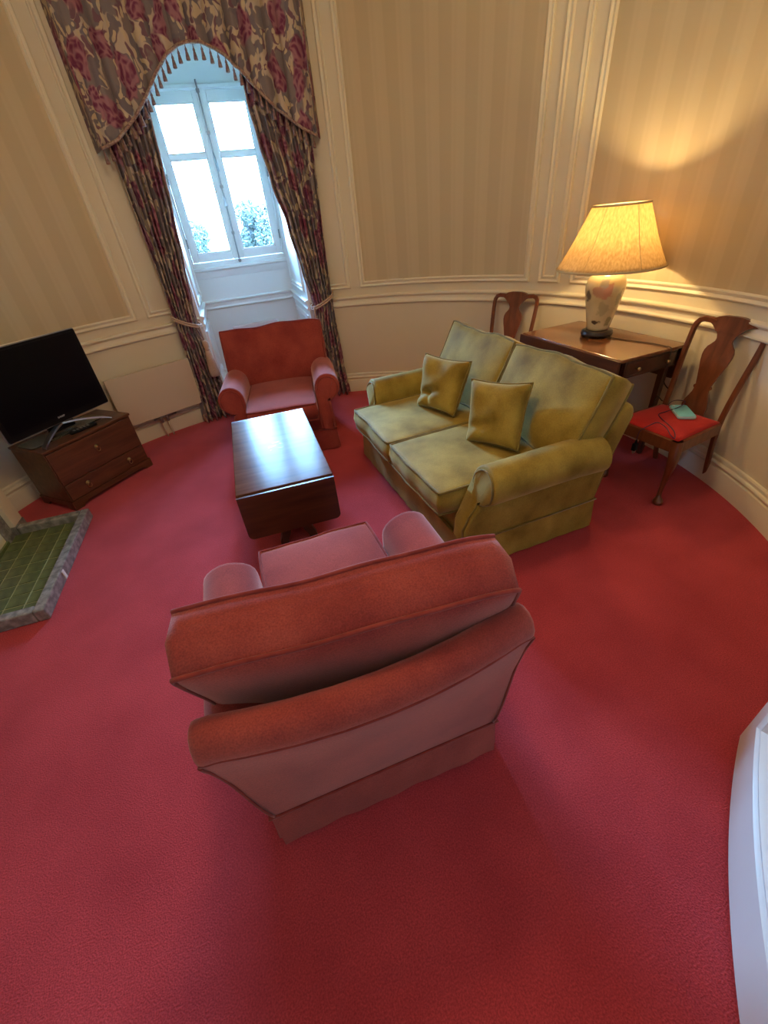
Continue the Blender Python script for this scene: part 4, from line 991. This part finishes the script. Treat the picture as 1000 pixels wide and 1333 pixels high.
def fireplace():
    t = thing('fireplace', 'cream painted fireplace surround with grey marble slips and boarded opening', 'fireplace', H0, FRZ)
    yF = -HD + .03
    # uprights, plinths, slips, board and mantel; symmetrical about the hearth
    for m_ in (0, 1):
        X = (lambda a, b_: (a, b_)) if m_ == 0 else (lambda a, b_: (HL - b_, HL - a))
        autosmooth(MB().box(*X(-.085, .048), yF - .10, yF - .035, .082, 1.05, .004).build('upright', 'trim', t), 30)
        autosmooth(MB().box(*X(-.092, .055), yF - .10, yF - .031, .0, .082, .004).build('plinth_block', 'marble', t), 30)
        MB().box(*X(.055, .150), yF - .10, yF - .060, .0, .92, .002).build('marble_slip', 'marble', t)
    MB().box(.150, HL - .150, yF - .10, yF - .060, .80, .92, .002).build('marble_slip', 'marble', t)
    MB().box(.152, HL - .152, yF - .11, yF - .075, .045, .80).build('opening_board', 'trim', t)
    MB().box(.152, HL - .152, yF - .11, yF - .0605, .0, .045).build('board_foot', 'tile', t)
    MB().box(-.085, HL + .085, yF - .10, yF - .035, .92, 1.05, .004).build('frieze', 'trim', t)
    autosmooth(MB().box(-.13, HL + .13, yF - .10, yF + .05, 1.05, 1.09, .008).build('mantel_shelf', 'trim', t), 30)
fireplace()
cb = MB().box(-.085, HL + .085, -1.02, -HD - .075, 0, CEIL).build('wall_chimney', 'paint'); cb.location = H0; cb.rotation_euler = (0, 0, FRZ); structure(cb, 'cream chimney breast behind the fireplace')

# ================================================================== OPEN DOOR beside the camera
def door():
    t = structure(bpy.data.objects.new('door_1', None), 'white curved panelled door standing open at the edge of the carpet'); COL.objects.link(t)
    # leaf follows the curve of the wall; opened inward it bulges towards the room
    P0, P1 = Vector((1.184, .681, 0)), Vector((.664, -.030, 0)); ch = P1 - P0; L = ch.length; e = ch.normalized(); nrm = Vector((-e.y, e.x, 0))
    if nrm.dot(Vector((CX, CY, 0)) - P0) < 0: nrm = -nrm
    RD = 2.75
    def pt(s, w):
        x = (s - .5) * L; b = sqrt(RD ** 2 - x * x) - sqrt(RD ** 2 - (L / 2) ** 2); th = math.asin(x / RD)
        q = (P0 + P1) / 2 + e * x + nrm * b + (nrm * cos(th) + e * sin(th)) * w; return q
    n = 16; rings = [[(*pt(i / n, w)[:2], z) for w, z in ((0, .012), (0, 2.10), (-.042, 2.10), (-.042, .012))] for i in range(n + 1)]
    autosmooth(MB().loft(rings).build('door_leaf', 'white_paint', t), 30)
    for za, zb in ((.235, .86), (1.06, 1.96)):
        loops = []
        for off, h in FR_PROF:
            s0, s1 = (.115 + off) / L, 1 - (.115 + off) / L
            loops.append([(*pt(s0 + (s1 - s0) * i / 12, h)[:2], za + off) for i in range(13)] + [(*pt(s1 + (s0 - s1) * i / 12, h)[:2], zb - off) for i in range(13)])
        autosmooth(MB().loft(loops, cap=False).build('panel_moulding', 'white_paint', t), 40)
    k = MB().lathe([(.024, 0), (.024, .006), (.010, .010), (.010, .034), (.024, .044), (.030, .058), (.022, .072), (.004, .076)], 20).build('door_knob', 'brass', t, True)
    q = pt(.07, .0); k.location = (q.x, q.y, 1.0); k.rotation_euler = (radians(90), 0, face_dir(-nrm.x, -nrm.y))
door()

# ================================================================== CEILING LIGHT (above the frame)
t = thing('ceiling_light', 'round opal glass ceiling light hanging over the middle of the carpet', 'lamp', (CX + .20, CY - .50, CEIL))
MB().lathe([(.07, -.001), (.07, -.02), (.02, -.03)], 24).build('ceiling_rose', 'brass', t, True)
MB().tube([(0, 0, -.03), (0, 0, -.30)], .008, 8).build('rod', 'brass', t, True)
MB().lathe([(.05, -.30), (.15, -.32), (.19, -.37), (.16, -.42), (.08, -.45), (.01, -.455)], 28).build('opal_bowl', emit('opal_glow', CEIL_COL, 3.0), t, True)
L = bpy.data.lights.new('ceiling_light_source', 'POINT'); L.energy = CEIL_W; L.color = CEIL_COL; L.shadow_soft_size = .20
lo = bpy.data.objects.new('ceiling_light_source', L); COL.objects.link(lo); lo.parent = t; lo.location = (0, 0, -.68)
